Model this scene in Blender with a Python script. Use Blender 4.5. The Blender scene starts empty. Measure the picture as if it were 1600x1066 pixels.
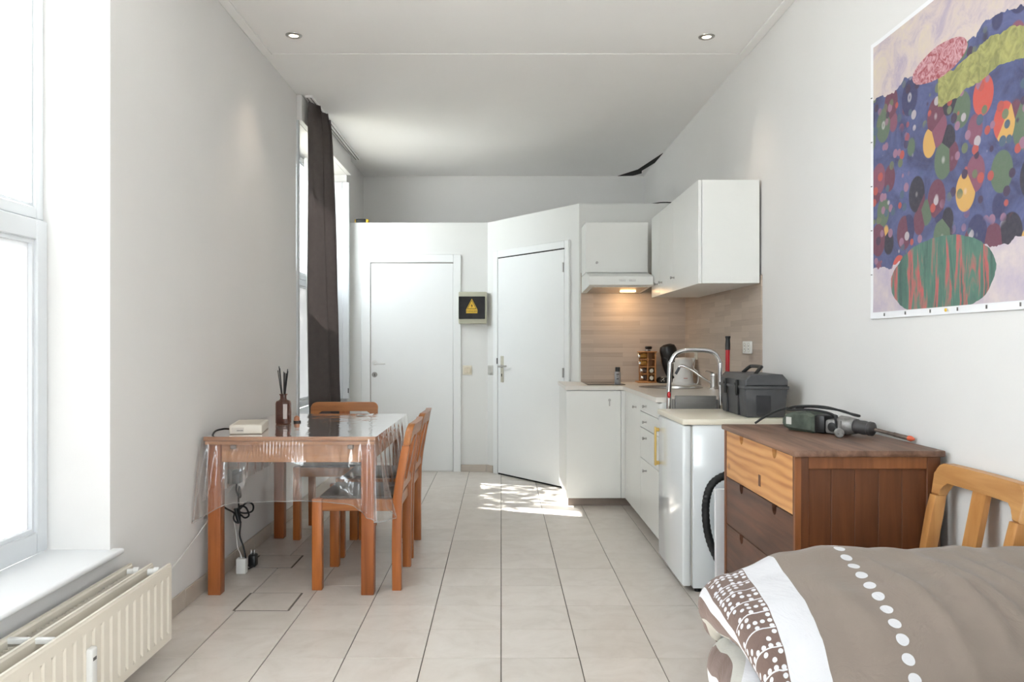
import bpy, bmesh, math, random
from mathutils import Vector, Matrix, noise as mnoise

random.seed(7)
PI = math.pi
scene = bpy.context.scene
COL = scene.collection

# ------------------------------------------------------------------ camera, world, sun, exposure
cam_d = bpy.data.cameras.new('camera')
cam = bpy.data.objects.new('camera', cam_d)
COL.objects.link(cam)
cam.location = (0, 0, 1.22)
cam.rotation_euler = (PI / 2, 0, 0)
cam_d.sensor_width = 36.0
cam_d.lens = 36.0 * 1228 / 1600
cam_d.shift_x = 17 / 1600
cam_d.shift_y = 4 / 1600
cam_d.clip_start = 0.05
cam_d.clip_end = 200
scene.camera = cam

world = bpy.data.worlds.new('daylight')
scene.world = world
world.use_nodes = True
wn = world.node_tree
bg = wn.nodes['Background']
bg.inputs['Color'].default_value = (0.90, 0.95, 1.0, 1)
bg.inputs['Strength'].default_value = 6.0

sun_d = bpy.data.lights.new('sun', 'SUN')
sun = bpy.data.objects.new('sun', sun_d)
COL.objects.link(sun)
sun_d.energy = 12.0
sun_d.angle = math.radians(0.6)
sun_d.color = (1.0, 0.97, 0.93)
sd = Vector((1.0, -0.33, -1.19)).normalized()
sun.rotation_euler = sd.to_track_quat('-Z', 'Y').to_euler()
sun.location = (-8, 8, 10)


def portal(name, loc, rot, sx, sy):
    d = bpy.data.lights.new(name, 'AREA')
    d.shape = 'RECTANGLE'
    d.size, d.size_y = sx, sy
    d.cycles.is_portal = True
    o = bpy.data.objects.new(name, d)
    COL.objects.link(o)
    o.location = loc
    o.rotation_euler = rot
    return o


portal('portal_window_1', (-1.80, 1.97, 1.64), (0, -PI / 2, 0), 2.4, 1.95)
portal('portal_window_2', (-1.80, 6.55, 1.75), (0, -PI / 2, 0), 2.2, 1.8)
portal('portal_fill_window_4', (1.72, -1.2, 1.65), (0, PI / 2, 0), 2.3, 1.8)
portal('portal_fill_window_3', (0.0, -2.55, 1.2), (PI / 2, 0, 0), 1.6, 2.0)

vs = scene.view_settings
scene.display_settings.display_device = 'sRGB'
vs.view_transform = 'Standard'
vs.look = 'None'
vs.gamma = 1.0
vs.use_curve_mapping = False
vs.exposure = 1.0


# ------------------------------------------------------------------ helpers
def lin(c):
    out = []
    for v in c[:3]:
        v = v / 255.0
        out.append(v / 12.92 if v <= 0.04045 else ((v + 0.055) / 1.055) ** 2.4)
    return tuple(out) + (1.0,)


class NT:
    def __init__(self, name):
        self.m = bpy.data.materials.new(name)
        self.m.use_nodes = True
        self.t = self.m.node_tree
        self.bsdf = self.t.nodes['Principled BSDF']
        self.out = self.t.nodes['Material Output']

    def n(self, typ, **kw):
        nd = self.t.nodes.new(typ)
        for k, v in kw.items():
            if hasattr(nd, k):
                setattr(nd, k, v)
            else:
                nd.inputs[k.replace('_', ' ')].default_value = v
        return nd

    def l(self, a, b):
        self.t.links.new(a, b)

    def math(self, op, a, b=None, c=None):
        nd = self.t.nodes.new('ShaderNodeMath')
        nd.operation = op
        for i, v in enumerate((a, b, c)):
            if v is None:
                continue
            if isinstance(v, (int, float)):
                nd.inputs[i].default_value = v
            else:
                self.l(v, nd.inputs[i])
        return nd.outputs[0]

    def mix(self, f, a, b):
        nd = self.t.nodes.new('ShaderNodeMix')
        nd.data_type = 'RGBA'
        for idx, v in ((0, f), (6, a), (7, b)):
            if isinstance(v, (int, float)):
                nd.inputs[idx].default_value = v
            elif isinstance(v, tuple):
                nd.inputs[idx].default_value = v
            else:
                self.l(v, nd.inputs[idx])
        return nd.outputs[2]

    def ramp(self, f, stops, interp='LINEAR'):
        nd = self.t.nodes.new('ShaderNodeValToRGB')
        cr = nd.color_ramp
        cr.interpolation = interp
        while len(cr.elements) < len(stops):
            cr.elements.new(0.5)
        for e, (p, c) in zip(cr.elements, stops):
            e.position = p
            e.color = c
        self.l(f, nd.inputs[0])
        return nd.outputs[0]

    def coords(self, scale=(1, 1, 1), rand=0.0, kind='Object'):
        tc = self.n('ShaderNodeTexCoord')
        mp = self.n('ShaderNodeMapping')
        self.l(tc.outputs[kind], mp.inputs[0])
        mp.inputs['Scale'].default_value = scale
        if rand:
            oi = self.n('ShaderNodeObjectInfo')
            v = self.t.nodes.new('ShaderNodeVectorMath')
            v.operation = 'ADD'
            cx = self.n('ShaderNodeCombineXYZ')
            r = self.math('MULTIPLY', oi.outputs['Random'], rand)
            for i in range(3):
                self.l(r, cx.inputs[i])
            self.l(mp.outputs[0], v.inputs[0])
            self.l(cx.outputs[0], v.inputs[1])
            return v.outputs[0]
        return mp.outputs[0]

    def noise(self, vec, scale=5, detail=3, rough=0.55, dist=0.0):
        nd = self.n('ShaderNodeTexNoise')
        nd.inputs['Scale'].default_value = scale
        nd.inputs['Detail'].default_value = detail
        nd.inputs['Roughness'].default_value = rough
        nd.inputs['Distortion'].default_value = dist
        self.l(vec, nd.inputs['Vector'])
        return nd.outputs[0]

    def bump(self, h, strength=0.2, dist=0.01):
        nd = self.n('ShaderNodeBump')
        nd.inputs['Strength'].default_value = strength
        nd.inputs['Distance'].default_value = dist
        self.l(h, nd.inputs['Height'])
        self.l(nd.outputs[0], self.bsdf.inputs['Normal'])

    def base(self, v):
        if isinstance(v, tuple):
            self.bsdf.inputs['Base Color'].default_value = v
        else:
            self.l(v, self.bsdf.inputs['Base Color'])


def M(name, rgb, rough=0.5, metal=0.0, var=0.05, vscale=6.0, bump=0.0, bscale=60.0, spec=0.5, coat=0.0):
    k = NT(name)
    c = lin(rgb)
    vec = k.coords()
    f = k.noise(vec, vscale, 4)
    f = k.ramp(f, [(0.3, (0, 0, 0, 1)), (0.7, (1, 1, 1, 1))])
    lo = tuple(max(0, x * (1 - var)) for x in c[:3]) + (1,)
    hi = tuple(min(1, x * (1 + var)) for x in c[:3]) + (1,)
    k.base(k.mix(f, lo, hi))
    b = k.bsdf.inputs
    b['Roughness'].default_value = rough
    b['Metallic'].default_value = metal
    b['Specular IOR Level'].default_value = spec
    b['Coat Weight'].default_value = coat
    b['Coat Roughness'].default_value = 0.08
    if bump:
        k.bump(k.noise(vec, bscale, 3), bump, 0.004)
    return k.m


def wood(name, dark, light, axis=2, rough=0.45, grain=26.0, contrast=(0.32, 0.68), rand=9.0, bump=0.08, knots=False):
    k = NT(name)
    sc = [1.0, 1.0, 1.0]
    sc[axis] = 0.07
    vec = k.coords(tuple(sc), rand)
    f1 = k.noise(vec, grain, 5, 0.6, 0.6)
    sc2 = [1.0, 1.0, 1.0]
    sc2[axis] = 0.25
    vec2 = k.coords(tuple(sc2), rand)
    f2 = k.noise(vec2, 5.0, 3, 0.5, 1.2)
    f = k.math('ADD', k.math('MULTIPLY', f1, 0.6), k.math('MULTIPLY', f2, 0.4))
    col = k.ramp(f, [(contrast[0], lin(dark)), (contrast[1], lin(light))])
    if knots:
        vo = k.n('ShaderNodeTexVoronoi')
        sk = [4.5, 4.5, 4.5]
        sk[axis] = 3.2
        k.l(k.coords(tuple(sk), 3.0), vo.inputs['Vector'])
        vo.inputs['Scale'].default_value = 1.0
        kf = k.ramp(vo.outputs['Distance'], [(0.05, (1, 1, 1, 1)), (0.11, (0, 0, 0, 1))])
        col = k.mix(kf, col, lin((96, 56, 30)))
    k.base(col)
    k.bsdf.inputs['Roughness'].default_value = rough
    k.bump(f1, bump, 0.003)
    return k.m


def clear(name, tint=(1, 1, 1, 1), gloss_rough=0.03, ior=1.45, milk=0.0, milk_col=(0.9, 0.9, 0.9, 1), wav=0.0, wscale=(30, 30, 3), boost=1.0):
    k = NT(name)
    k.t.nodes.remove(k.bsdf)
    tr = k.n('ShaderNodeBsdfTransparent')
    tr.inputs[0].default_value = tint
    gl = k.n('ShaderNodeBsdfGlossy')
    gl.inputs['Roughness'].default_value = gloss_rough
    gl.inputs['Color'].default_value = (1, 1, 1, 1)
    ge = k.n('ShaderNodeNewGeometry')
    dt = k.t.nodes.new('ShaderNodeVectorMath')
    dt.operation = 'DOT_PRODUCT'
    k.l(ge.outputs['Normal'], dt.inputs[0])
    k.l(ge.outputs['Incoming'], dt.inputs[1])
    if wav:
        bp = k.n('ShaderNodeBump')
        bp.inputs['Strength'].default_value = wav
        bp.inputs['Distance'].default_value = 0.01
        k.l(k.noise(k.coords(wscale), 1.0, 3), bp.inputs['Height'])
        k.l(bp.outputs[0], gl.inputs['Normal'])
        k.l(bp.outputs[0], dt.inputs[0])
    f0 = ((ior - 1) / (ior + 1)) ** 2
    f = k.math('SUBTRACT', 1.0, k.math('MINIMUM', k.math('ABSOLUTE', dt.outputs['Value']), 1.0))
    f = k.math('ADD', k.math('MULTIPLY', k.math('POWER', f, 5.0), 1 - f0), f0)
    f = k.math('MULTIPLY', f, boost)
    f = k.math('MINIMUM', f, 1.0)
    mx = k.n('ShaderNodeMixShader')
    k.l(f, mx.inputs[0])
    k.l(tr.outputs[0], mx.inputs[1])
    k.l(gl.outputs[0], mx.inputs[2])
    last = mx.outputs[0]
    if milk:
        df = k.n('ShaderNodeBsdfTranslucent')
        df.inputs[0].default_value = milk_col
        d2 = k.n('ShaderNodeBsdfDiffuse')
        d2.inputs[0].default_value = milk_col
        ad = k.n('ShaderNodeMixShader')
        ad.inputs[0].default_value = 0.5
        k.l(df.outputs[0], ad.inputs[1])
        k.l(d2.outputs[0], ad.inputs[2])
        m2 = k.n('ShaderNodeMixShader')
        m2.inputs[0].default_value = milk
        k.l(last, m2.inputs[1])
        k.l(ad.outputs[0], m2.inputs[2])
        last = m2.outputs[0]
    k.l(last, k.out.inputs[0])
    return k.m


def glow(name, rgb, strength):
    k = NT(name)
    k.base(lin(rgb))
    k.bsdf.inputs['Emission Color'].default_value = lin(rgb)
    k.bsdf.inputs['Emission Strength'].default_value = strength
    return k.m


class MB:
    """collects shapes into one mesh"""

    def __init__(self):
        self.bm = bmesh.new()

    def box(self, x0, x1, y0, y1, z0, z1, bev=0.0, seg=1, rot=None, pivot=None):
        bm = self.bm
        r = bmesh.ops.create_cube(bm, size=1.0)
        vs_ = r['verts']
        c = Vector(((x0 + x1) / 2, (y0 + y1) / 2, (z0 + z1) / 2))
        s = Vector((abs(x1 - x0), abs(y1 - y0), abs(z1 - z0)))
        for v in vs_:
            v.co = Vector((v.co.x * s.x, v.co.y * s.y, v.co.z * s.z)) + c
        new = list(vs_)
        if bev > 0:
            ed = {e for v in vs_ for e in v.link_edges}
            rr = bmesh.ops.bevel(bm, geom=list(ed), offset=min(bev, min(s) * 0.49), segments=seg, profile=0.5, affect='EDGES', clamp_overlap=True)
            new = list({v for f in rr['faces'] for v in f.verts} | {v for v in vs_ if v.is_valid})
        if rot is not None:
            p = Vector(pivot) if pivot else c
            for v in new:
                v.co = rot @ (v.co - p) + p
        return self

    def cyl(self, p0, p1, r0, r1=None, n=16):
        r1 = r0 if r1 is None else r1
        return self.lathe([(0, 0), (r0, 0), (r1, 1), (0, 1)], p0, n, axis=(Vector(p1) - Vector(p0)), unit=True)

    def lathe(self, prof, origin=(0, 0, 0), n=20, axis=(0, 0, 1), unit=False, sq=None):
        bm = self.bm
        ax = Vector(axis)
        L = ax.length if unit else 1.0
        q = Vector((0, 0, 1)).rotation_difference(ax.normalized())
        o = Vector(origin)
        rings = []
        for r, z in prof:
            if r <= 1e-7:
                rings.append([bm.verts.new(o + q @ Vector((0, 0, z * L)))])
            else:
                ring = []
                for i in range(n):
                    a = 2 * PI * i / n
                    cx, cy = math.cos(a), math.sin(a)
                    if sq:
                        e = 2.0 / sq
                        cx = math.copysign(abs(cx) ** e, cx)
                        cy = math.copysign(abs(cy) ** e, cy)
                    ring.append(bm.verts.new(o + q @ Vector((r * cx, r * cy, z * L))))
                rings.append(ring)
        for a, b in zip(rings[:-1], rings[1:]):
            if len(a) == 1 and len(b) == 1:
                continue
            for i in range(n):
                j = (i + 1) % n
                if len(a) == 1:
                    bm.faces.new((a[0], b[j], b[i]))
                elif len(b) == 1:
                    bm.faces.new((a[i], a[j], b[0]))
                else:
                    bm.faces.new((a[i], a[j], b[j], b[i]))
        return self

    def tube(self, pts, r, n=8, closed=False, smooth=0, flat=None):
        pts = [Vector(p) for p in pts]
        if smooth:
            pts = spline(pts, smooth, closed)
        bm = self.bm
        m = len(pts)
        rings = []
        prev = None
        for i in range(m):
            if closed:
                t = pts[(i + 1) % m] - pts[i - 1]
            else:
                t = pts[min(i + 1, m - 1)] - pts[max(i - 1, 0)]
            t.normalize()
            if prev is None:
                up = Vector((0, 0, 1)) if abs(t.z) < 0.9 else Vector((1, 0, 0))
                a = t.cross(up).normalized()
            else:
                a = (prev - t * prev.dot(t)).normalized()
            prev = a
            b = t.cross(a)
            rr = r(i / max(1, m - 1)) if callable(r) else r
            fa = flat or 1.0
            rings.append([bm.verts.new(pts[i] + a * (rr * math.cos(2 * PI * k / n)) + b * (rr * fa * math.sin(2 * PI * k / n))) for k in range(n)])
        rng = range(m) if closed else range(m - 1)
        for i in rng:
            A, B = rings[i], rings[(i + 1) % m]
            for k in range(n):
                kk = (k + 1) % n
                bm.faces.new((A[k], A[kk], B[kk], B[k]))
        if not closed:
            bm.faces.new(list(reversed(rings[0])))
            bm.faces.new(rings[-1])
        return self

    def prism(self, poly, axis, a0, a1, bev=0.0):
        """poly: 2D points; axis 0: (y,z), 1: (x,z), 2: (x,y); extruded from a0 to a1"""
        bm = self.bm

        def P(u, v, w):
            return Vector((w, u, v)) if axis == 0 else (Vector((u, w, v)) if axis == 1 else Vector((u, v, w)))
        A = [bm.verts.new(P(u, v, a0)) for u, v in poly]
        B = [bm.verts.new(P(u, v, a1)) for u, v in poly]
        n = len(poly)
        fs = [bm.faces.new(A), bm.faces.new(list(reversed(B)))]
        for i in range(n):
            j = (i + 1) % n
            fs.append(bm.faces.new((A[i], B[i], B[j], A[j])))
        if bev:
            ed = list({e for f in fs[:2] for e in f.edges})
            bmesh.ops.bevel(bm, geom=ed, offset=bev, segments=1, profile=0.5, affect='EDGES', clamp_overlap=True)
        return self

    def grid(self, fn, nu, nv, uvfn=None, close_u=False):
        bm = self.bm
        V = [[bm.verts.new(fn(i / nu, j / nv)) for i in range(nu + (0 if close_u else 1))] for j in range(nv + 1)]
        uvl = bm.loops.layers.uv.verify() if uvfn else None
        W = len(V[0])
        for j in range(nv):
            for i in range(nu):
                ii = (i + 1) % W
                f = bm.faces.new((V[j][i], V[j][ii], V[j + 1][ii], V[j + 1][i]))
                if uvfn:
                    for lp, (a, b) in zip(f.loops, ((i, j), (i + 1, j), (i + 1, j + 1), (i, j + 1))):
                        lp[uvl].uv = uvfn(a / nu, b / nv)
        return self

    def ball(self, c, r, n=16, scale=(1, 1, 1)):
        rr = bmesh.ops.create_uvsphere(self.bm, u_segments=n, v_segments=max(6, n // 2), radius=r)
        for v in rr['verts']:
            v.co = Vector((v.co.x * scale[0], v.co.y * scale[1], v.co.z * scale[2])) + Vector(c)
        return self


def spline(pts, k=6, closed=False):
    out = []
    n = len(pts)
    rng = range(n) if closed else range(n - 1)
    for i in rng:
        if closed:
            p0, p1, p2, p3 = pts[i - 1], pts[i], pts[(i + 1) % n], pts[(i + 2) % n]
        else:
            p1, p2 = pts[i], pts[i + 1]
            p0 = pts[i - 1] if i > 0 else p1 * 2 - p2
            p3 = pts[i + 2] if i + 2 < n else p2 * 2 - p1
        for s in range(k):
            t = s / k
            out.append(0.5 * ((2 * p1) + (p2 - p0) * t + (2 * p0 - 5 * p1 + 4 * p2 - p3) * t * t + (3 * p1 - p0 - 3 * p2 + p3) * t ** 3))
    if not closed:
        out.append(pts[-1].copy())
    return out


ORG = {}


def finish(mb, name, angle=38):
    me = bpy.data.meshes.new(name)
    bmesh.ops.recalc_face_normals(mb.bm, faces=mb.bm.faces[:])
    mb.bm.to_mesh(me)
    mb.bm.free()
    for p in me.polygons:
        p.use_smooth = True
    me.set_sharp_from_angle(angle=math.radians(angle))
    return me


def part(name, mb, mat, parent=None, label=None, angle=38, local=False, kind=None):
    """one mesh object; coordinates are world coordinates unless local"""
    if parent is not None and not local:
        o0 = ORG.get(parent.name, Vector((0, 0, 0)))
        if o0.length > 0:
            for v in mb.bm.verts:
                v.co -= o0
    me = finish(mb, name, angle)
    me.materials.append(mat)
    o = bpy.data.objects.new(name, me)
    COL.objects.link(o)
    if parent is not None:
        o.parent = parent
        ORG[o.name] = ORG.get(parent.name, Vector((0, 0, 0)))
    if label:
        o['label'] = label
    if kind:
        o['kind'] = kind
    return o


def thing(name, label, cat, loc=(0, 0, 0), rz=0.0, group=None):
    o = bpy.data.objects.new(name, None)
    o.empty_display_size = 0.05
    COL.objects.link(o)
    o.location = loc
    o.rotation_euler = (0, 0, rz)
    ORG[o.name] = Vector(loc)
    o['label'] = label
    o['category'] = cat
    if group:
        o['group'] = group
    return o


def single(name, mb, mat, label, cat, group=None, angle=38):
    o = part(name, mb, mat, angle=angle)
    o['label'] = label
    o['category'] = cat
    if group:
        o['group'] = group
    return o


def struct(name, mb, mat, label=None, angle=38):
    o = part(name, mb, mat, angle=angle)
    o['kind'] = 'structure'
    if label:
        o['label'] = label
    return o


def text_mesh(name, s, size, mat, parent, origin, ux, uz, ext=0.0004):
    """flat lettering centred on origin; ux = reading direction, uz = up"""
    cu = bpy.data.curves.new(name, 'FONT')
    cu.body = s
    cu.size = size
    cu.align_x = 'CENTER'
    cu.align_y = 'CENTER'
    cu.extrude = ext
    t = bpy.data.objects.new(name + '_tmp', cu)
    COL.objects.link(t)
    dg = bpy.context.evaluated_depsgraph_get()
    me = bpy.data.meshes.new_from_object(t.evaluated_get(dg))
    bpy.data.objects.remove(t)
    ux, uz = Vector(ux).normalized(), Vector(uz).normalized()
    un = ux.cross(uz)
    off = ORG.get(parent.name, Vector((0, 0, 0)))
    for v in me.vertices:
        v.co = Vector(origin) - off + ux * v.co.x + uz * v.co.y + un * v.co.z
    me.materials.clear()
    me.materials.append(mat)
    o = bpy.data.objects.new(name, me)
    COL.objects.link(o)
    o.parent = parent
    return o


# ------------------------------------------------------------------ materials
m_wall = M('white_wall_paint', (224, 222, 220), 0.75, var=0.015, vscale=1.5, bump=0.06, bscale=90)
m_ceil = M('white_ceiling_paint', (246, 244, 242), 0.8, var=0.015, vscale=1.2, bump=0.03, bscale=60)
m_part = M('white_partition_paint', (226, 226, 223), 0.6, var=0.012, vscale=1.5, bump=0.04, bscale=80)
m_frame = M('white_window_paint', (212, 215, 218), 0.4, var=0.01)
m_door = M('white_door_paint', (234, 235, 234), 0.4, var=0.012, vscale=2)
m_white = M('white_laminate', (234, 234, 230), 0.3, var=0.008, vscale=2)
m_whitegloss = M('white_enamel', (232, 236, 238), 0.13, var=0.01, vscale=2, coat=0.4)
m_cream = M('cream_laminate', (226, 218, 200), 0.28, var=0.015)
m_top = M('worktop_white', (226, 220, 212), 0.3, var=0.02, vscale=25)
m_black = M('black_plastic', (22, 22, 22), 0.4, var=0.1)
m_blackrub = M('black_rubber', (26, 26, 27), 0.6, var=0.1)
m_chrome = M('chrome', (215, 215, 216), 0.12, 1.0, var=0.02)
m_steel = M('brushed_steel', (175, 172, 168), 0.3, 1.0, var=0.08, vscale=30)
m_alu = M('dull_aluminium', (150, 148, 146), 0.38, 1.0, var=0.06, vscale=20)
m_rad = M('cream_radiator_enamel', (224, 216, 202), 0.35, var=0.012)
m_grout = M('dark_grout', (104, 97, 90), 0.9, var=0.15, vscale=20)
m_dark = M('dark_gap', (22, 20, 19), 0.9, var=0.2)
m_kick = M('grey_brown_kickboard', (138, 124, 114), 0.35, 0.3, var=0.08, vscale=14)
m_beige = M('beige_plastic', (208, 204, 190), 0.45, var=0.02)
m_greyplas = M('grey_plastic_plate', (196, 194, 188), 0.45, var=0.02)
m_meter = M('grey_green_meter_plastic', (182, 180, 160), 0.45, var=0.02)
m_yellow = M('signal_yellow', (226, 184, 48), 0.45, var=0.03)
m_red = M('red_paint', (178, 24, 34), 0.35, var=0.04)
m_orange = M('orange_red_tip', (214, 96, 62), 0.5, var=0.05)
m_brass = M('yellowed_plastic', (206, 172, 92), 0.35, var=0.05)
m_whiteplas = M('white_plastic', (226, 225, 222), 0.35, var=0.015)
m_router = M('ivory_plastic', (222, 215, 203), 0.4, var=0.015)
m_toolbox = M('charcoal_toolbox_plastic', (74, 74, 76), 0.5, var=0.14, vscale=18, bump=0.1, bscale=200)
m_toolbox2 = M('dark_toolbox_plastic', (46, 46, 49), 0.55, var=0.14, vscale=18, bump=0.1, bscale=200)
m_green = M('dusty_green_housing', (70, 78, 68), 0.6, var=0.4, vscale=28)
m_gear = M('dusty_grey_metal', (140, 138, 136), 0.5, 0.5, var=0.25, vscale=40)
m_rust = M('worn_steel_bit', (112, 98, 90), 0.5, 0.6, var=0.3, vscale=60)
m_frost = clear('frosted_film', (0.30, 0.30, 0.30, 1), 0.2, 1.3, 0.75, (0.55, 0.55, 0.55, 1))
m_frost2 = clear('frosted_film_dim', (0.2, 0.2, 0.2, 1), 0.2, 1.3, 0.75, (0.62, 0.62, 0.62, 1))
m_glass = clear('window_glass', (0.96, 0.98, 0.98, 1), 0.01, 1.45)
m_film = clear('clear_plastic_film', (0.975, 0.972, 0.968, 1), 0.05, 1.5, 0.085, (0.9, 0.89, 0.88, 1), wav=0.35, wscale=(9, 9, 7), boost=2.0)
m_brownglass = clear('brown_tinted_glass', (0.62, 0.42, 0.36, 1), 0.04, 1.5, 0.22, (0.42, 0.25, 0.2, 1))
m_jarglass = clear('jar_glass', (0.9, 0.9, 0.88, 1), 0.05, 1.5, 0.1)
m_spice = M('mustard_spice', (170, 122, 52), 0.6, var=0.2, vscale=60)
m_oil = M('brown_fragrance_oil', (96, 58, 44), 0.3, var=0.05)
m_label = M('pale_label_paper', (206, 196, 192), 0.6, var=0.03)
m_ink = M('grey_print', (96, 92, 90), 0.6, var=0.05)
m_darkink = M('black_print', (30, 28, 24), 0.6, var=0.05)
m_paper = M('white_paper', (236, 236, 238), 0.6, var=0.01)
m_hob = M('black_glass_hob', (20, 18, 18), 0.06, var=0.1, spec=0.6)
m_mattress = M('white_mattress_cloth', (224, 222, 220), 0.8, var=0.02, bump=0.1, bscale=150)
m_sheer = clear('sheer_curtain_cloth', (0.55, 0.55, 0.55, 1), 0.5, 1.05, 0.6, (0.8, 0.79, 0.77, 1))
m_seat = M('dark_brown_seat_vinyl', (62, 52, 47), 0.4, var=0.1, vscale=10, bump=0.05)

w_table = wood('honey_wood_table', (148, 92, 52), (196, 140, 92), 0, 0.35)
w_tabley = wood('honey_wood_long', (148, 92, 52), (192, 134, 86), 1, 0.35)
w_tleg = wood('honey_wood_upright', (124, 66, 30), (176, 102, 52), 2, 0.38)
w_chair = wood('orange_oak_upright', (136, 72, 28), (190, 112, 52), 2, 0.34)
w_chairx = wood('orange_oak_cross', (140, 80, 36), (190, 124, 66), 1, 0.34)
w_chairf = wood('orange_oak_front', (140, 78, 34), (190, 122, 62), 0, 0.34)
w_chest_top = wood('worn_brown_top', (78, 52, 38), (140, 106, 86), 1, 0.5, contrast=(0.36, 0.64), bump=0.2)
w_chest = wood('brown_stain_upright', (78, 44, 24), (118, 70, 40), 2, 0.42, rand=1.5)
w_chestedge = wood('red_brown_edge', (112, 64, 34), (156, 98, 56), 2, 0.42)
w_drawer = wood('dark_brown_drawer', (60, 36, 24), (108, 70, 50), 1, 0.42, contrast=(0.36, 0.64))
w_pine = wood('light_pine_drawer', (182, 116, 60), (216, 158, 96), 1, 0.42, knots=True)
def pine(name):
    k = NT(name)
    vec = k.coords((1.0, 0.22, 1.0), 2.0)
    wv_ = k.n('ShaderNodeTexWave', wave_type='BANDS', bands_direction='Z')
    wv_.inputs['Scale'].default_value = 9.0
    wv_.inputs['Distortion'].default_value = 7.0
    wv_.inputs['Detail'].default_value = 2.0
    wv_.inputs['Detail Scale'].default_value = 0.9
    k.l(vec, wv_.inputs['Vector'])
    f1 = k.noise(k.coords((1, 0.06, 1), 2.0), 40.0, 4, 0.6)
    f = k.math('ADD', k.math('MULTIPLY', wv_.outputs['Fac'], 0.30), k.math('MULTIPLY', f1, 0.70))
    col = k.ramp(f, [(0.25, lin((216, 162, 104))), (0.5, lin((206, 148, 90))), (0.75, lin((176, 114, 62)))])
    vo = k.n('ShaderNodeTexVoronoi')
    vo.inputs['Scale'].default_value = 1.0
    k.l(k.coords((4.5, 3.2, 4.5), 3.0), vo.inputs['Vector'])
    kf = k.ramp(vo.outputs['Distance'], [(0.05, (1, 1, 1, 1)), (0.12, (0, 0, 0, 1))])
    k.base(k.mix(kf, col, lin((100, 58, 30))))
    k.bsdf.inputs['Roughness'].default_value = 0.42
    return k.m


w_pine = pine('light_pine_drawer_face')
w_bamboo = wood('bamboo_rack', (150, 96, 50), (196, 140, 84), 2, 0.5)
w_bed = wood('bed_board', (150, 110, 72), (186, 146, 104), 0, 0.5)


def tile_material():
    k = NT('beige_stone_tile')
    vec = k.coords((1, 1, 1), 14.0)
    f = k.noise(vec, 5.0, 5, 0.6, 1.6)
    g = k.noise(vec, 34.0, 4, 0.6)
    oi = k.n('ShaderNodeObjectInfo')
    c = k.ramp(f, [(0.3, lin((210, 201, 192))), (0.5, lin((219, 211, 203))), (0.72, lin((225, 218, 211)))])
    c = k.mix(k.math('MULTIPLY', g, 0.16), c, lin((186, 174, 162)))
    tint = k.ramp(oi.outputs['Random'], [(0.0, (0.93, 0.925, 0.915, 1)), (1.0, (1.0, 1.0, 1.0, 1))])
    mul = k.n('ShaderNodeMix', data_type='RGBA', blend_type='MULTIPLY')
    mul.inputs[0].default_value = 1.0
    k.l(c, mul.inputs[6])
    k.l(tint, mul.inputs[7])
    k.base(mul.outputs[2])
    k.bsdf.inputs['Roughness'].default_value = 0.3
    k.bump(g, 0.03, 0.002)
    return k.m


m_tile = tile_material()
m_skirt = M('grey_beige_skirting_tile', (188, 177, 165), 0.4, var=0.07, vscale=7)


def plank_print(name, ax):
    """flat laminate printed with thin wood strips"""
    k = NT(name)
    tc = k.n('ShaderNodeTexCoord')
    sp = k.n('ShaderNodeSeparateXYZ')
    k.l(tc.outputs['Object'], sp.inputs[0])
    cb = k.n('ShaderNodeCombineXYZ')
    k.l(sp.outputs[ax], cb.inputs[0])
    k.l(sp.outputs[2], cb.inputs[1])
    br = k.n('ShaderNodeTexBrick')
    k.l(cb.outputs[0], br.inputs['Vector'])
    br.inputs['Scale'].default_value = 1.0
    br.inputs['Brick Width'].default_value = 0.38
    br.inputs['Row Height'].default_value = 0.037
    br.inputs['Mortar Size'].default_value = 0.0004
    br.inputs['Color1'].default_value = lin((160, 144, 131))
    br.inputs['Color2'].default_value = lin((188, 172, 158))
    br.inputs['Mortar'].default_value = lin((150, 134, 120))
    br.offset = 0.37
    mp = k.n('ShaderNodeMapping')
    mp.inputs['Scale'].default_value = (4.0, 60.0, 1.0)
    k.l(cb.outputs[0], mp.inputs[0])
    g = k.noise(mp.outputs[0], 1.0, 4, 0.6, 0.5)
    c = k.mix(k.math('MULTIPLY', g, 0.55), br.outputs['Color'], lin((202, 188, 174)))
    k.base(c)
    k.bsdf.inputs['Roughness'].default_value = 0.5
    return k.m


# ------------------------------------------------------------------ room shell
XL, XR, ZC, YB, YF = -1.465, 1.52, 3.005, 8.37, -2.4
WT = 0.30

mb = MB()
mb.box(XL - WT, XL, YF - 0.3, 1.0, 0, ZC)
mb.box(XL - WT, XL, 1.0, 2.944, 0, 0.425)
mb.box(XL - WT, XL, 1.0, 2.944, 2.83, ZC)
mb.box(XL - WT, XL, 2.944, 5.62, 0, ZC)
mb.box(XL - WT, XL, 5.62, 7.45, 0, 0.65)
mb.box(XL - WT, XL, 5.62, 7.45, 2.82, ZC)
mb.box(XL - WT, XL, 7.45, YB + 0.3, 0, ZC)
struct('wall_left', mb, m_wall, 'white plaster wall with two deep window openings')
mb = MB()
mb.box(XR, XR + 0.3, YF - 0.3, -2.1, 0, ZC)
mb.box(XR, XR + 0.3, -2.1, -0.3, 0, 0.5)  # opening for the added side fill window
mb.box(XR, XR + 0.3, -2.1, -0.3, 2.8, ZC)
mb.box(XR, XR + 0.3, -0.3, YB + 0.3, 0, ZC)
struct('wall_right', mb, m_wall, 'white plaster wall behind poster and chest')
mb = MB()
mb.box(XL, XR, YB, YB + 0.3, 0, ZC)
struct('wall_back', mb, m_wall, 'white wall seen above the partition')
mb = MB()
mb.box(XL, -0.60, YF - 0.3, YF, 0, ZC)
mb.box(0.60, XR, YF - 0.3, YF, 0, ZC)
mb.box(-0.60, 0.60, YF - 0.3, YF, 0, 0.25)
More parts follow.
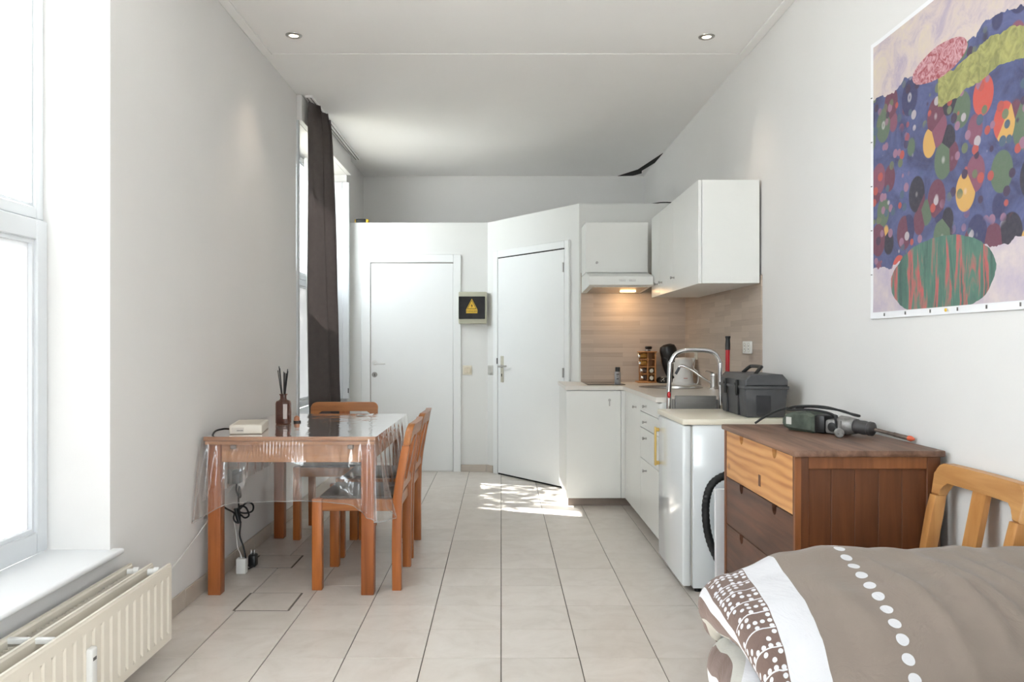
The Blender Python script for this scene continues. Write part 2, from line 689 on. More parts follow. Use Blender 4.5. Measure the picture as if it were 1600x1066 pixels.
mb.box(-0.60, 0.60, YF - 0.3, YF, 2.15, ZC)
struct('wall_front', mb, m_wall, 'wall behind the viewer with an opening for the added fill window')
mb = MB()
mb.box(XL - WT, XR + 0.3, YF - 0.3, YB + 0.3, ZC, ZC + 0.2)
ceiling = struct('ceiling', mb, m_ceil, 'flat white ceiling with joint strip and torn corner')
# torn hole in the ceiling corner, its dark depth painted as a flat sheet
mb = MB()
mb.prism([(1.24, 8.36), (1.40, 8.05), (1.515, 7.35), (1.515, 7.75), (1.45, 8.1), (1.47, 8.22), (1.40, 8.34)], 2, ZC - 0.004, ZC - 0.0005)
part('torn_patch', mb, m_dark, ceiling, 'torn hole in the ceiling corner painted as a black sheet')

# low box room (bathroom) with a slanted wall
mb = MB()
mb.prism([(-1.465, 7.49), (-0.128, 7.49), (0.642, 6.465), (1.52, 6.465), (1.52, YB), (-1.465, YB)], 2, 0, 2.373)
struct('wall_partition', mb, m_part, 'white half-height box room with a slanted wall')

# floor: grout bed + individual tiles
mb = MB()
mb.box(XL - WT, XR + 0.3, YF - 0.3, YB + 0.3, -0.12, -0.004)
floor = struct('floor', mb, m_grout, 'beige stone tile floor with thin dark joints')
TS = 0.3034
tile_cache = {}


def tile_mesh(w, d):
    key = (round(w, 4), round(d, 4))
    if key not in tile_cache:
        b = MB()
        gx, gy = 0.0019, 0.0011
        b.box(gx, w - gx, gy, d - gy, -0.006, 0.0, 0.0008)
        me = finish(b, 'tile')
        me.materials.append(m_tile)
        tile_cache[key] = me
    return tile_cache[key]


xs = [XL] + [k * TS for k in range(-4, 6)] + [XR]
y_first = 3.050 - 8 * TS
for r in range(0, 23):
    y0 = y_first + r * TS
    y1 = y0 + TS
    if y0 > 7.49:
        break
    y1 = min(y1, 7.49)
    for x0, x1 in zip(xs[:-1], xs[1:]):
        o = bpy.data.objects.new('tile', tile_mesh(x1 - x0, y1 - y0))
        COL.objects.link(o)
        o.location = (x0, y0, random.uniform(-0.0004, 0.0))
        o.parent = floor
# two cut-in tiles with dark metal strips
for (x0, x1, y0, y1) in ((-1.222, -0.972, 3.587, 3.84), (-1.39, -1.14, 4.27, 4.52)):
    mb = MB()
    mb.box(x0 + 0.006, x1 - 0.006, y0 + 0.002, y1 - 0.002, -0.003, 0.0012, 0.0006)
    part('tile_inset', mb, m_tile, floor, 'small square tile let into the floor')
    for xx in (x0, x1):
        mb = MB()
        mb.box(xx - 0.0045, xx + 0.0045, y0, y1, -0.003, 0.0010)
        part('joint_strip', mb, m_grout, floor, 'dark joint strip')
    for yy in (y0, y1):
        mb = MB()
        mb.box(x0, x1, yy - 0.0015, yy + 0.0015, -0.003, 0.0009)
        part('joint_strip', mb, m_grout, floor)

# skirting tiles
mb = MB()
mb.box(XL, XL + 0.004, 2.2, 7.49, 0.0, 0.082)
base_l = struct('baseboard_left', mb, m_grout, 'row of grey beige skirting tiles')
y = 2.28
while y < 5.6:
    mb = MB()
    mb.box(XL + 0.001, XL + 0.010, y + 0.0018, y + 0.3335, 0.0005, 0.085, 0.002)
    part('tile', mb, m_skirt, base_l)
    y += 0.3365
mb = MB()
mb.box(XL + 0.001, XL + 0.016, 5.62, 7.48, 0.0005, 0.085, 0.002)
part('tile', mb, m_skirt, base_l)
mb = MB()
mb.box(-0.384, -0.140, 7.478, 7.49, 0.0, 0.067, 0.002)
struct('baseboard_back', mb, m_skirt, 'short skirting tile beside the door')
mb = MB()
dv = Vector((0.6006, -0.7995, 0))
nv = Vector((-0.7995, -0.6006, 0))
p = Vector((-0.128, 7.49, 0))
q = p + dv * 0.09
mb.prism([(p.x + nv.x * .012, p.y + nv.y * .012), (q.x + nv.x * .012, q.y + nv.y * .012), (q.x, q.y), (p.x, p.y)], 2, 0, 0.067)
struct('baseboard_slant', mb, m_skirt, 'short skirting tile on the slanted wall')

# ceiling strips
mb = MB()
mb.box(XL, XR, 4.835, 4.865, ZC - 0.004, ZC, 0.001)
struct('trim_1', mb, m_ceil, 'thin joint strip across the ceiling')
mb = MB()
mb.box(XL, XL + 0.055, 0, 4.835, ZC - 0.012, ZC, 0.003)
struct('trim_2', mb, m_ceil, 'flat strip where ceiling meets wall')
mb = MB()
mb.box(XR - 0.055, XR, 0, 4.835, ZC - 0.012, ZC, 0.003)
struct('trim_3', mb, m_ceil, 'flat strip where ceiling meets wall')

# outside ground
m_street = M('pale_street', (208, 206, 202), 0.9, var=0.1, vscale=0.8)
mb = MB()
mb.box(-40, -2.0, -30, 45, -0.5, -0.3)
mb.box(-2.0, 40, -30, YF - 0.5, -0.5, -0.3)
mb.box(2.0, 40, YF - 0.5, 45, -0.5, -0.3)
struct('street_ground', mb, m_street, 'pale paved ground outside the windows')
mb = MB()
mb.box(-7.5, -2.05, 4.6, 12.0, -0.32, -0.27, 0.01)  # unseen dark patch added to cut ground bounce onto the ceiling
struct('dark_ground_patch', mb, M('dark_ground_brown', (112, 106, 90), 0.95, var=0.3, vscale=9, bump=0.3, bscale=80), 'unseen dark ground patch added to cut light bounced through the tall window')


# a leafy tree outside the tall window
tr = thing('street_tree', 'leafy green tree outside the tall window', 'tree', (-3.3, 7.9, -0.3))
mb = MB()
mb.tube([(-3.3, 7.9, -0.3), (-3.28, 7.88, 0.9), (-3.2, 7.8, 1.9), (-3.1, 7.75, 3.0)], lambda t: 0.11 - 0.07 * t, 10, smooth=5)
part('trunk', mb, M('grey_bark', (96, 84, 74), 0.9, var=0.3, vscale=20), tr)
for a, b in (((-3.2, 7.8, 1.9), (-2.7, 7.2, 2.9)), ((-3.25, 7.85, 1.5), (-3.2, 6.9, 2.5)), ((-3.2, 7.8, 2.1), (-3.4, 8.5, 3.1))):
    mb = MB()
    mb.tube([a, tuple((p_ + q_) / 2 + 0.1 for p_, q_ in zip(a, b)), b], lambda t: 0.05 - 0.035 * t, 8, smooth=4)
    part('branch', mb, bpy.data.materials['grey_bark'], tr)
rnd = random.Random(3)
vv, ff = [], []
while len(ff) < 2900:
    q = Vector((rnd.uniform(-1, 1), rnd.uniform(-1, 1), rnd.uniform(-1, 1)))
    if q.length > 1 or q.length < 0.35 or mnoise.noise(q * 2.2) < -0.12:
        continue
    c_ = Vector((-3.15 + 0.85 * q.x, 7.65 + 1.25 * q.y, 2.75 + 1.35 * q.z)) - Vector((-3.3, 7.9, -0.3))
    d1_ = Vector((rnd.gauss(0, 1), rnd.gauss(0, 1), rnd.gauss(0, 1))).normalized()
    d2__ = d1_.orthogonal().normalized()
    L_, W_ = rnd.uniform(0.05, 0.085), rnd.uniform(0.024, 0.04)
    n0 = len(vv)
    vv += [c_ - d1_ * L_, c_ + d2__ * W_, c_ + d1_ * L_, c_ - d2__ * W_]
    ff.append((n0, n0 + 1, n0 + 2, n0 + 3))
lm = bpy.data.meshes.new('foliage')
lm.from_pydata([tuple(v) for v in vv], [], ff)
lm.materials.append(M('fresh_leaf_green', (132, 138, 106), 0.6, var=0.3, vscale=3))
lo = bpy.data.objects.new('foliage', lm)
COL.objects.link(lo)
lo.parent = tr
lo['kind'] = 'stuff'

# ------------------------------------------------------------------ windows
def sash(root, x, y0, y1, z0, z1, wv, wt, wb, depth=0.05, pane_mat=None, bead=0.014):
    mb = MB()
    mb.box(x - depth, x, y0, y0 + wv, z0, z1, 0.004)
    mb.box(x - depth, x, y1 - wv, y1, z0, z1, 0.004)
    mb.box(x - depth, x, y0 + wv, y1 - wv, z0, z0 + wb, 0.004)
    mb.box(x - depth, x, y0 + wv, y1 - wv, z1 - wt, z1, 0.004)
    part('sash_frame', mb, m_frame, root)
    a, b, c, d = y0 + wv, y1 - wv, z0 + wb, z1 - wt
    mb = MB()
    mb.box(x - depth + 0.004, x - 0.012, a, a + bead, c, d)
    mb.box(x - depth + 0.004, x - 0.012, b - bead, b, c, d)
    mb.box(x - depth + 0.004, x - 0.012, a + bead, b - bead, c, c + bead)
    mb.box(x - depth + 0.004, x - 0.012, a + bead, b - bead, d - bead, d)
    part('glazing_bead', mb, m_frame, root)
    mb = MB()
    mb.box(x - 0.030, x - 0.026, a + 0.002, b - 0.002, c + 0.002, d - 0.002)
    part('pane', mb, pane_mat, root)


mb = MB()
mb.box(-1.765, -1.715, 1.0, 2.944, 0.447, 0.50)
mb.box(-1.765, -1.715, 1.0, 2.944, 2.77, 2.83)
mb.box(-1.765, -1.715, 1.0, 1.05, 0.50, 2.77)
mb.box(-1.765, -1.715, 2.894, 2.944, 0.50, 2.77)
mb.box(-1.765, -1.715, 1.05, 2.894, 1.655, 1.70)
win1 = struct('window_1', mb, m_frame, 'white sash window with frosted lower pane above radiator')
sash(win1, -1.697, 1.002, 2.942, 0.449, 1.675, 0.066, 0.075, 0.08, 0.05, m_frost)
sash(win1, -1.712, 1.002, 2.942, 1.677, 2.828, 0.045, 0.05, 0.045, 0.04, m_glass)
mb = MB()
mb.box(-1.712, -1.425, 0.96, 2.978, 0.4255, 0.447, 0.009, 3)
part('window_sill', mb, M('white_sill_paint', (236, 238, 240), 0.4, var=0.01), win1, 'white painted wooden sill board')

mb = MB()
mb.box(-1.765, -1.715, 5.62, 7.45, 0.672, 0.72)
mb.box(-1.765, -1.715, 5.62, 7.45, 2.77, 2.82)
mb.box(-1.765, -1.690, 5.62, 5.77, 0.72, 2.77)  # near jamb widened to block a stray strip of sun
mb.box(-1.765, -1.715, 7.40, 7.45, 0.72, 2.77)
mb.box(-1.765, -1.715, 5.67, 7.40, 1.74, 1.79)  # transom added to set the lower edge of the sun patch
win2 = struct('window_2', mb, m_frame, 'tall white window behind the dark curtain')
sash(win2, -1.70, 5.622, 7.448, 0.675, 1.765, 0.05, 0.05, 0.06, 0.045, m_frost2)
sash(win2, -1.70, 5.622, 7.448, 1.767, 2.815, 0.05, 0.05, 0.05, 0.045, m_glass)
mb = MB()
mb.box(-1.712, -1.43, 5.60, 7.47, 0.651, 0.672, 0.008, 2)
part('window_sill', mb, m_frame, win2)
# lintel board, jamb board and the casement opened back against the far reveal
mb = MB()
mb.box(XL, -1.425, 5.62, 7.47, 2.82, 3.0, 0.003)
part('lintel_board', mb, m_wall, win2)
mb = MB()
mb.box(XL, -1.45, 5.62, 5.66, 0.672, 2.82, 0.002)
part('jamb_board', mb, m_frame, win2)
mb = MB()
mb.box(-1.69, -1.645, 7.395, 7.44, 0.70, 2.74, 0.004)
mb.box(-1.495, -1.43, 7.395, 7.44, 0.70, 2.74, 0.004)
mb.box(-1.645, -1.495, 7.395, 7.44, 0.70, 0.79, 0.004)
mb.box(-1.645, -1.495, 7.395, 7.44, 2.66, 2.74, 0.004)
leaf = part('casement_leaf', mb, m_frame, win2, 'narrow white casement folded back into the reveal')
mb = MB()
mb.box(-1.645, -1.495, 7.41, 7.425, 0.79, 2.66)
part('leaf_panel', mb, m_frame, leaf)
mb = MB()
mb.box(-1.442, -1.434, 7.391, 7.396, 0.755, 0.80)
part('lock_slot', mb, m_black, leaf)

mb = MB()
mb.box(-0.60, 0.60, YF - 0.16, YF - 0.10, 0.25, 0.31)
mb.box(-0.60, 0.60, YF - 0.16, YF - 0.10, 2.09, 2.15)
for xx in (-0.60, -0.03, 0.54):
    mb.box(xx, xx + 0.06, YF - 0.16, YF - 0.10, 0.31, 2.09)
fill_win3 = struct('fill_window_3', mb, m_frame, 'unseen tall window added behind the viewer as fill light')  # added out of view to brighten surfaces that face the camera
mb = MB()
mb.box(-0.54, -0.03, YF - 0.132, YF - 0.128, 0.31, 2.09)
part('pane', mb, m_glass, fill_win3)
mb = MB()
mb.box(0.03, 0.54, YF - 0.132, YF - 0.128, 0.31, 2.09)
part('pane', mb, m_glass, fill_win3)

mb = MB()
mb.box(XR + 0.10, XR + 0.16, -2.1, -0.3, 0.5, 0.56)
mb.box(XR + 0.10, XR + 0.16, -2.1, -0.3, 2.74, 2.8)
for yy in (-2.1, -1.23, -0.36):
    mb.box(XR + 0.10, XR + 0.16, yy, yy + 0.06, 0.56, 2.74)
fill_win4 = struct('fill_window_4', mb, m_frame, 'unseen side window added behind the viewer as fill light')  # added out of view to throw fill light on the left wall
for ya, yb in ((-2.04, -1.23), (-1.17, -0.36)):
    mb = MB()
    mb.box(XR + 0.128, XR + 0.132, ya, yb, 0.56, 2.74)
    part('pane', mb, m_glass, fill_win4)

# ------------------------------------------------------------------ doors
mb = MB()
YW = 7.49
mb.box(-1.33, -1.245, YW - 0.018, YW, 0, 2.068, 0.003)
mb.box(-0.455, -0.384, YW - 0.018, YW, 0, 2.068, 0.003)
mb.box(-1.245, -0.455, YW - 0.018, YW, 1.992, 2.068, 0.003)
d1 = struct('door_1', mb, m_door, 'plain white flush door beside the dark curtain')
mb = MB()
mb.box(-1.240, -0.460, YW - 0.006, YW - 0.0005, 0.012, 1.984, 0.001)
part('door_leaf', mb, m_door, d1)
mb = MB()
mb.box(-1.247, -1.240, YW - 0.004, YW - 0.0004, 0.0, 1.992)
mb.box(-1.247, -0.455, YW - 0.004, YW - 0.0004, 1.984, 1.993)
part('gap_line', mb, M('shadow_gap_grey', (150, 142, 134), 0.8), d1)
mb = MB()
mb.cyl((-1.203, YW - 0.006, 1.035), (-1.203, YW - 0.016, 1.035), 0.026, n=20)
mb.tube([(-1.203, YW - 0.012, 1.035), (-1.203, YW - 0.050, 1.035), (-1.19, YW - 0.058, 1.033), (-1.15, YW - 0.058, 1.030), (-1.095, YW - 0.056, 1.030)], 0.0085, 10, smooth=4)
part('door_handle', mb, m_whiteplas, d1, 'white lever handle')
mb = MB()
mb.lathe([(0, 0), (0.026, 0), (0.026, 0.006), (0.021, 0.010), (0, 0.010)], (-1.204, YW - 0.006, 0.925), 20, axis=(0, -1, 0))
lock = part('lock', mb, m_steel, d1, 'round metal lock cylinder')
mb = MB()
mb.box(-1.2065, -1.2015, YW - 0.0175, YW - 0.0155, 0.910, 0.936)
part('keyhole', mb, m_black, lock)

# slanted door: local frame with x along the wall, y out of it
d2 = bpy.data.objects.new('door_2', None)
COL.objects.link(d2)
d2['kind'] = 'structure'
d2['label'] = 'white flush door in the slanted wall'
d2.location = (-0.128, 7.49, 0)
d2.rotation_euler = (0, 0, math.atan2(-0.7995, 0.6006))
# local -y points into the room
mb = MB()
mb.box(0.112, 0.180, -0.020, 0.0, 0, 2.085, 0.003)
mb.box(1.120, 1.178, -0.020, 0.0, 0, 2.085, 0.003)
mb.box(0.180, 1.120, -0.020, 0.0, 2.022, 2.085, 0.003)
part('door_frame', mb, m_door, d2, local=True)
mb = MB()
mb.box(0.186, 1.114, -0.016, -0.002, 0.016, 2.012, 0.0015)
part('door_leaf', mb, m_door, d2, local=True)
mb = MB()
mb.box(0.180, 1.120, -0.008, -0.001, 2.010, 2.022)
mb.box(0.180, 0.187, -0.008, -0.001, 0.0, 2.022)
mb.box(0.180, 1.120, -0.008, -0.001, 0.002, 0.017)
part('gap_line', mb, m_dark, d2, local=True)
mb = MB()
mb.box(0.232, 0.276, -0.024, -0.016, 0.862, 1.105, 0.006, 2)
hp = part('handle_plate', mb, M('pale_brass_plate', (206, 202, 186), 0.35, 0.4), d2, 'pale metal lever handle plate', local=True)
mb = MB()
mb.cyl((0.254, -0.022, 1.01), (0.254, -0.030, 1.01), 0.014, n=14)
mb.tube([(0.254, -0.024, 1.01), (0.254, -0.060, 1.01), (0.268, -0.068, 1.01), (0.32, -0.068, 1.012), (0.372, -0.064, 1.014)], 0.008, 8, smooth=4)
part('lever', mb, m_steel, hp, local=True)
mb = MB()
mb.box(0.249, 0.259, -0.0255, -0.0238, 0.915, 0.94)
part('keyhole', mb, m_black, hp, local=True)
mb = MB()
mb.box(0.172, 0.184, -0.0225, -0.019, 1.03, 1.085)
part('strike_plate', mb, m_black, d2, local=True)
for z in (0.975, 1.86):
    mb = MB()
    mb.cyl((1.105, -0.021, z - 0.04), (1.105, -0.021, z + 0.04), 0.007, n=10)
    part('hinge', mb, m_steel, d2, local=True)

# ------------------------------------------------------------------ kitchen wall panels (flat laminate with printed strips)
mb = MB()
mb.box(0.655, 1.511, 6.457, 6.465, 0.904, 1.80)
struct('wall_panel_back', mb, plank_print('strip_print_x', 0), 'grey beige wood-strip laminate behind the hob')
mb = MB()
mb.box(1.512, 1.52, 4.57, 6.457, 0.904, 1.62)
struct('wall_panel_side', mb, plank_print('strip_print_y', 1), 'grey beige wood-strip laminate behind the sink')


# ------------------------------------------------------------------ kitchen cabinets
def knob(parent, p, d, mat=None):
    """small T knob standing out along d"""
    mb = MB()
    p, d = Vector(p), Vector(d)
    mb.lathe([(0, 0), (0.0075, 0), (0.0055, 0.004), (0.004, 0.014), (0.0085, 0.020), (0.010, 0.024), (0.008, 0.028), (0, 0.028)], p, 12, axis=d)
    return part('knob', mb, mat or m_steel, parent)


hobc = thing('base_cabinet', 'white base cabinet under the black hob, one plain door facing the room', 'cabinet', (0.70, 6.17, 0))
mb = MB()
mb.prism([(0.487, 5.882), (0.93, 5.882), (0.93, 6.455), (0.66, 6.455), (0.52, 6.60), (0.487, 6.60)], 2, 0.067, 0.874)
part('carcass', mb, m_white, hobc)
mb = MB()
mb.box(0.487, 0.892, 5.860, 5.880, 0.067, 0.868, 0.0015)
dr = part('door', mb, m_white, hobc)
mb = MB()
mb.lathe([(0, 0), (0.008, 0), (0.006, 0.01), (0.010, 0.016), (0, 0.018)], (0.806, 5.860, 0.80), 12, axis=(0, -1, 0))
mb.box(0.802, 0.810, 5.838, 5.846, 0.755, 0.80, 0.002)
part('handle', mb, m_steel, dr, 'small metal pull')
mb = MB()
mb.box(0.8945, 0.934, 5.860, 5.880, 0.067, 0.868, 0.001)
part('filler_panel', mb, m_white, hobc)
mb = MB()
mb.box(0.505, 0.98, 5.92, 5.935, 0.001, 0.066)
part('kickboard', mb, m_kick, hobc)

sinkc = thing('base_cabinet', 'white base cabinet under the sink with one door and four drawers', 'cabinet', (1.22, 5.24, 0))
mb = MB()
mb.box(0.945, 1.51, 4.62, 5.878, 0.067, 0.70)
mb.box(0.945, 0.96, 4.62, 5.878, 0.70, 0.874)
part('carcass', mb, m_white, sinkc)
mb = MB()
mb.box(0.94, 1.515, 4.602, 4.619, 0.0, 0.874, 0.001)
part('end_panel', mb, m_white, sinkc)
mb = MB()
mb.box(0.925, 0.944, 5.223, 5.853, 0.067, 0.868, 0.0015)
dr = part('door', mb, m_white, sinkc)
knob(dr, (0.925, 5.38, 0.786), (-1, 0, 0))
for (z0, z1, zk) in ((0.777, 0.868, 0.819), (0.672, 0.773, 0.719), (0.470, 0.668, 0.616), (0.067, 0.466, 0.41)):
    mb = MB()
    mb.box(0.925, 0.944, 4.604, 5.219, z0, z1, 0.0015)
    dw = part('drawer', mb, m_white, sinkc)
    knob(dw, (0.925, 5.00, zk), (-1, 0, 0))
mb = MB()
mb.box(0.985, 1.0, 4.62, 5.92, 0.001, 0.066)
part('kickboard', mb, m_kick, sinkc)

# L-shaped worktop with a round hole for the sink
SC = (1.225, 5.68)
SR = 0.215
bm = bmesh.new()
outer = [(0.478, 5.842), (0.905, 5.842), (0.905, 4.60), (1.511, 4.60), (1.511, 6.456), (0.645, 6.456), (0.50, 6.63), (0.478, 6.63)]
ov = [bm.verts.new((x, yy, 0.904)) for x, yy in outer]
iv = [bm.verts.new((SC[0] + (SR - 0.008) * math.cos(2 * PI * i / 36), SC[1] + (SR - 0.008) * math.sin(2 * PI * i / 36), 0.904)) for i in range(36)]
edg = [bm.edges.new((ov[i], ov[(i + 1) % len(ov)])) for i in range(len(ov))]
edg += [bm.edges.new((iv[i], iv[(i + 1) % 36])) for i in range(36)]
bmesh.ops.triangle_fill(bm, use_beauty=True, edges=edg)
ext = bmesh.ops.extrude_face_region(bm, geom=bm.faces[:])
for g in ext['geom']:
    if isinstance(g, bmesh.types.BMVert):
        g.co.z -= 0.0295
mb = MB()
mb.bm.free()
mb.bm = bm
single('worktop', mb, m_top, 'pale L-shaped kitchen worktop around the corner sink', 'worktop')

sk = thing('sink', 'round stainless steel sink let into the pale worktop', 'sink', (SC[0], SC[1], 0.904))
mb = MB()
mb.lathe([(SR + 0.014, 0.0005), (SR + 0.010, 0.004), (SR, 0.004), (SR - 0.012, -0.003), (SR - 0.022, -0.06), (SR - 0.05, -0.14), (SR - 0.1, -0.155), (0.03, -0.158), (0, -0.158)], (SC[0], SC[1], 0.904), 48)
part('basin', mb, m_steel, sk)
mb = MB()
mb.lathe([(0, 0.004), (0.03, 0.004), (0.038, 0.0), (0.03, -0.003)], (SC[0], SC[1], 0.904 - 0.154), 20)
part('drain', mb, m_chrome, sk)

fc = thing('faucet', 'chrome single lever mixer tap beside the round sink', 'tap', (1.478, 5.46, 0.904))
mb = MB()
mb.lathe([(0, 0), (0.032, 0), (0.030, 0.006), (0.025, 0.012), (0.024, 0.085), (0.026, 0.095), (0.022, 0.108), (0, 0.112)], (1.478, 5.46, 0.9042), 20)
part('body', mb, m_chrome, fc)
mb = MB()
mb.tube([(1.462, 5.46, 0.945), (1.40, 5.47, 0.985), (1.34, 5.485, 1.03), (1.285, 5.50, 1.060), (1.258, 5.505, 1.065), (1.247, 5.508, 1.055)], 0.0095, 10, smooth=5)
part('spout', mb, m_chrome, fc)
mb = MB()
mb.tube([(1.249, 5.508, 1.053), (1.240, 5.51, 1.035), (1.224, 5.513, 1.006)], 0.010, 10, smooth=3)
part('spray_head', mb, M('slate_plastic', (70, 74, 82), 0.4), fc, 'dark grey spray end')
mb = MB()
mb.tube([(1.478, 5.46, 1.012), (1.455, 5.455, 1.022), (1.42, 5.45, 1.028)], 0.006, 8, smooth=3)
part('lever', mb, m_chrome, fc)

# black ceramic hob
hb = thing('hob', 'black glass ceramic hob set in the worktop corner', 'hob', (0.80, 6.18, 0.904))
mb = MB()
mb.box(0.655, 0.945, 5.965, 6.405, 0.9045, 0.910, 0.002)
part('glass_plate', mb, m_hob, hb)
for yy in (6.07, 6.29):
    mb = MB()
    mb.lathe([(0.078, 0), (0.080, 0.0004), (0.082, 0)], (0.80, yy, 0.9101), 32)
    part('ring_mark', mb, m_ink, hb)

# wall cabinets
uc = thing('wall_cabinet', 'large white wall cabinet over the sink with three small knobs', 'cabinet', (1.34, 5.29, 1.57))
mb = MB()
mb.box(1.170, 1.506, 4.58, 6.0, 1.572, 2.175, 0.001)
part('carcass', mb, m_white, uc)
for y0, y1, yk in ((4.581, 5.26, 5.216), (5.263, 5.688, 5.61), (5.691, 6.0, 5.77)):
    mb = MB()
    mb.box(1.149, 1.168, y0, y1, 1.570, 2.175, 0.0015)
    dr = part('door', mb, m_white, uc)
    knob(dr, (1.149, yk, 1.657), (-1, 0, 0))

hc = thing('wall_cabinet', 'small white wall cabinet above the cooker hood', 'cabinet', (0.90, 6.3, 1.77))
mb = MB()
mb.box(0.66, 1.145, 6.152, 6.456, 1.772, 2.167, 0.001)
part('carcass', mb, m_white, hc)
mb = MB()
mb.box(0.66, 1.145, 6.13, 6.150, 1.775, 2.167, 0.0015)
dr = part('door', mb, m_white, hc)
knob(dr, (0.745, 6.13, 1.85), (0, -1, 0))

hd = thing('cooker_hood', 'white slim cooker hood with a lit warm lamp underneath', 'cooker hood', (0.90, 6.2, 1.63))
mb = MB()
mb.prism([(6.456, 1.768), (6.10, 1.768), (5.93, 1.735), (5.905, 1.725), (5.90, 1.662), (5.915, 1.655), (6.456, 1.632)], 0, 0.66, 1.143, 0.002)
part('body', mb, m_white, hd)
mb = MB()
mb.prism([(6.40, 1.634), (5.96, 1.6525), (5.96, 1.648), (6.40, 1.629)], 0, 0.70, 1.11)
part('filter', mb, m_steel, hd, 'grey metal grease filter')
for xx in (0.885, 0.962):
    mb = MB()
    mb.box(xx, xx + 0.05, 5.897, 5.902, 1.688, 1.706, 0.002)
    mb.box(xx + 0.012, xx + 0.024, 5.892, 5.899, 1.690, 1.704, 0.002)
    part('slider', mb, m_whiteplas, hd)
mb = MB()
mb.box(0.945, 1.065, 6.21, 6.25, 1.628, 1.636, 0.003)
part('lamp_cover', mb, glow('warm_hood_lamp', (255, 206, 140), 9.0), hd, 'lit warm lamp cover')
hl = bpy.data.lights.new('hood_lamp_light', 'AREA')
hl.shape = 'RECTANGLE'
hl.size, hl.size_y = 0.11, 0.06
hl.energy = 0.55
hl.color = (1.0, 0.66, 0.34)
hlo = bpy.data.objects.new('hood_lamp_light', hl)
COL.objects.link(hlo)
hlo.location = (1.005, 6.25, 1.622)
hlo.rotation_euler = (math.radians(20), 0, 0)

# sockets and switches
sw = thing('wall_socket', 'white double power socket on the wood-strip panel above the sink', 'socket', (1.512, 4.805, 1.19))
mb = MB()
mb.box(1.500, 1.5119, 4.725, 4.886, 1.158, 1.234, 0.004, 2)
part('plate', mb, m_whiteplas, sw)
for yy in (4.766, 4.845):
    mb = MB()
    mb.lathe([(0.030, 0), (0.027, 0.002), (0.025, -0.003), (0, -0.003)], (1.4999, yy, 1.196), 20, axis=(-1, 0, 0))
    so = part('outlet', mb, m_beige, sw)
    mb = MB()
    for dz in (-0.0095, 0.0095):
        mb.cyl((1.5035, yy, 1.196 + dz), (1.4985, yy, 1.196 + dz), 0.0035, n=8)
    part('hole', mb, m_black, so)
sw = thing('wall_socket', 'single beige socket plate on the wood-strip panel above the kettle', 'socket', (1.512, 6.08, 1.135))
mb = MB()
mb.box(1.501, 1.5119, 6.04, 6.12, 1.095, 1.175, 0.004, 2)
part('plate', mb, m_beige, sw)
mb = MB()
mb.lathe([(0.028, 0), (0.025, 0.002), (0, 0.001)], (1.5009, 6.08, 1.135), 18, axis=(-1, 0, 0))
part('outlet', mb, m_greyplas, sw)

sw = thing('light_switch', 'cream square double light switch between the two doors', 'light switch', (-0.322, 7.49, 0.967))
mb = MB()
mb.box(-0.366, -0.278, 7.480, 7.4899, 0.923, 1.011, 0.004, 2)
part('plate', mb, M('cream_switch', (222, 214, 194), 0.4), sw)
for x0 in (-0.350, -0.3215):
    mb = MB()
    mb.box(x0, x0 + 0.0275, 7.474, 7.481, 0.941, 0.993, 0.002)
    part('rocker', mb, M('cream_rocker', (214, 202, 180), 0.4), sw)
o = p + dv * 0.055
sw = thing('light_switch', 'grey square light switch on the slanted wall beside the door', 'light switch', (o.x, o.y, 0.967), math.atan2(-0.7995, 0.6006))
mb = MB()
mb.box(-0.040, 0.040, -0.011, 0.0, -0.042, 0.046, 0.004, 2)
part('plate', mb, m_greyplas, sw, local=True)
mb = MB()
mb.box(-0.026, 0.026, -0.0145, -0.010, -0.026, 0.030, 0.002)
part('rocker', mb, M('grey_rocker', (186, 184, 178), 0.45), sw, local=True)

# meter box with warning sign
mt = thing('meter_box', 'grey fuse box with dark window and yellow warning triangle', 'fuse box', (-0.27, 7.49, 1.407))
mb = MB()
mb.box(-0.402, -0.135, 7.405, 7.4895, 1.407, 1.708, 0.008, 2)
part('body', mb, m_meter, mt)
mb = MB()
mb.box(-0.400, -0.152, 7.398, 7.4045, 1.452, 1.664, 0.003)
cv = part('cover', mb, M('smoked_cover', (40, 38, 38), 0.25, var=0.25, vscale=14, spec=0.12), mt, 'smoked dark cover')
mb = MB()
tx, tz = -0.276, 1.556
mb.prism([(tx - 0.052, tz - 0.014), (tx + 0.052, tz - 0.014), (tx, tz + 0.086)], 1, 7.3962, 7.3978)
mb.box(tx - 0.053, tx + 0.053, 7.3962, 7.3978, tz - 0.050, tz - 0.015)
part('warning_sticker', mb, m_yellow, cv, 'yellow warning triangle with a flash')
mb = MB()


def tri(s, dz):
    return [(tx - 0.052 * s, tz - 0.014 + dz), (tx + 0.052 * s, tz - 0.014 + dz), (tx, tz + 0.1 * s - 0.014 + dz)]


ot, it = tri(0.86, 0.004), tri(0.72, 0.0085)
bmq = mb.bm
va = [bmq.verts.new((u, 7.3958, v)) for u, v in ot]
vb = [bmq.verts.new((u, 7.3958, v)) for u, v in it]
for i in range(3):
    j = (i + 1) % 3
    bmq.faces.new((va[i], va[j], vb[j], vb[i]))
mb.prism([(tx + 0.004, tz + 0.046), (tx - 0.010, tz + 0.016), (tx - 0.001, tz + 0.018), (tx - 0.003, tz - 0.004), (tx + 0.010, tz + 0.026), (tx + 0.001, tz + 0.024)], 1, 7.3950, 7.3960)
part('flash_symbol', mb, m_darkink, cv)
text_mesh('lettering', 'DANGER', 0.025, m_darkink, cv, (tx, 7.3955, tz - 0.033), (1, 0, 0), (0, 0, 1))

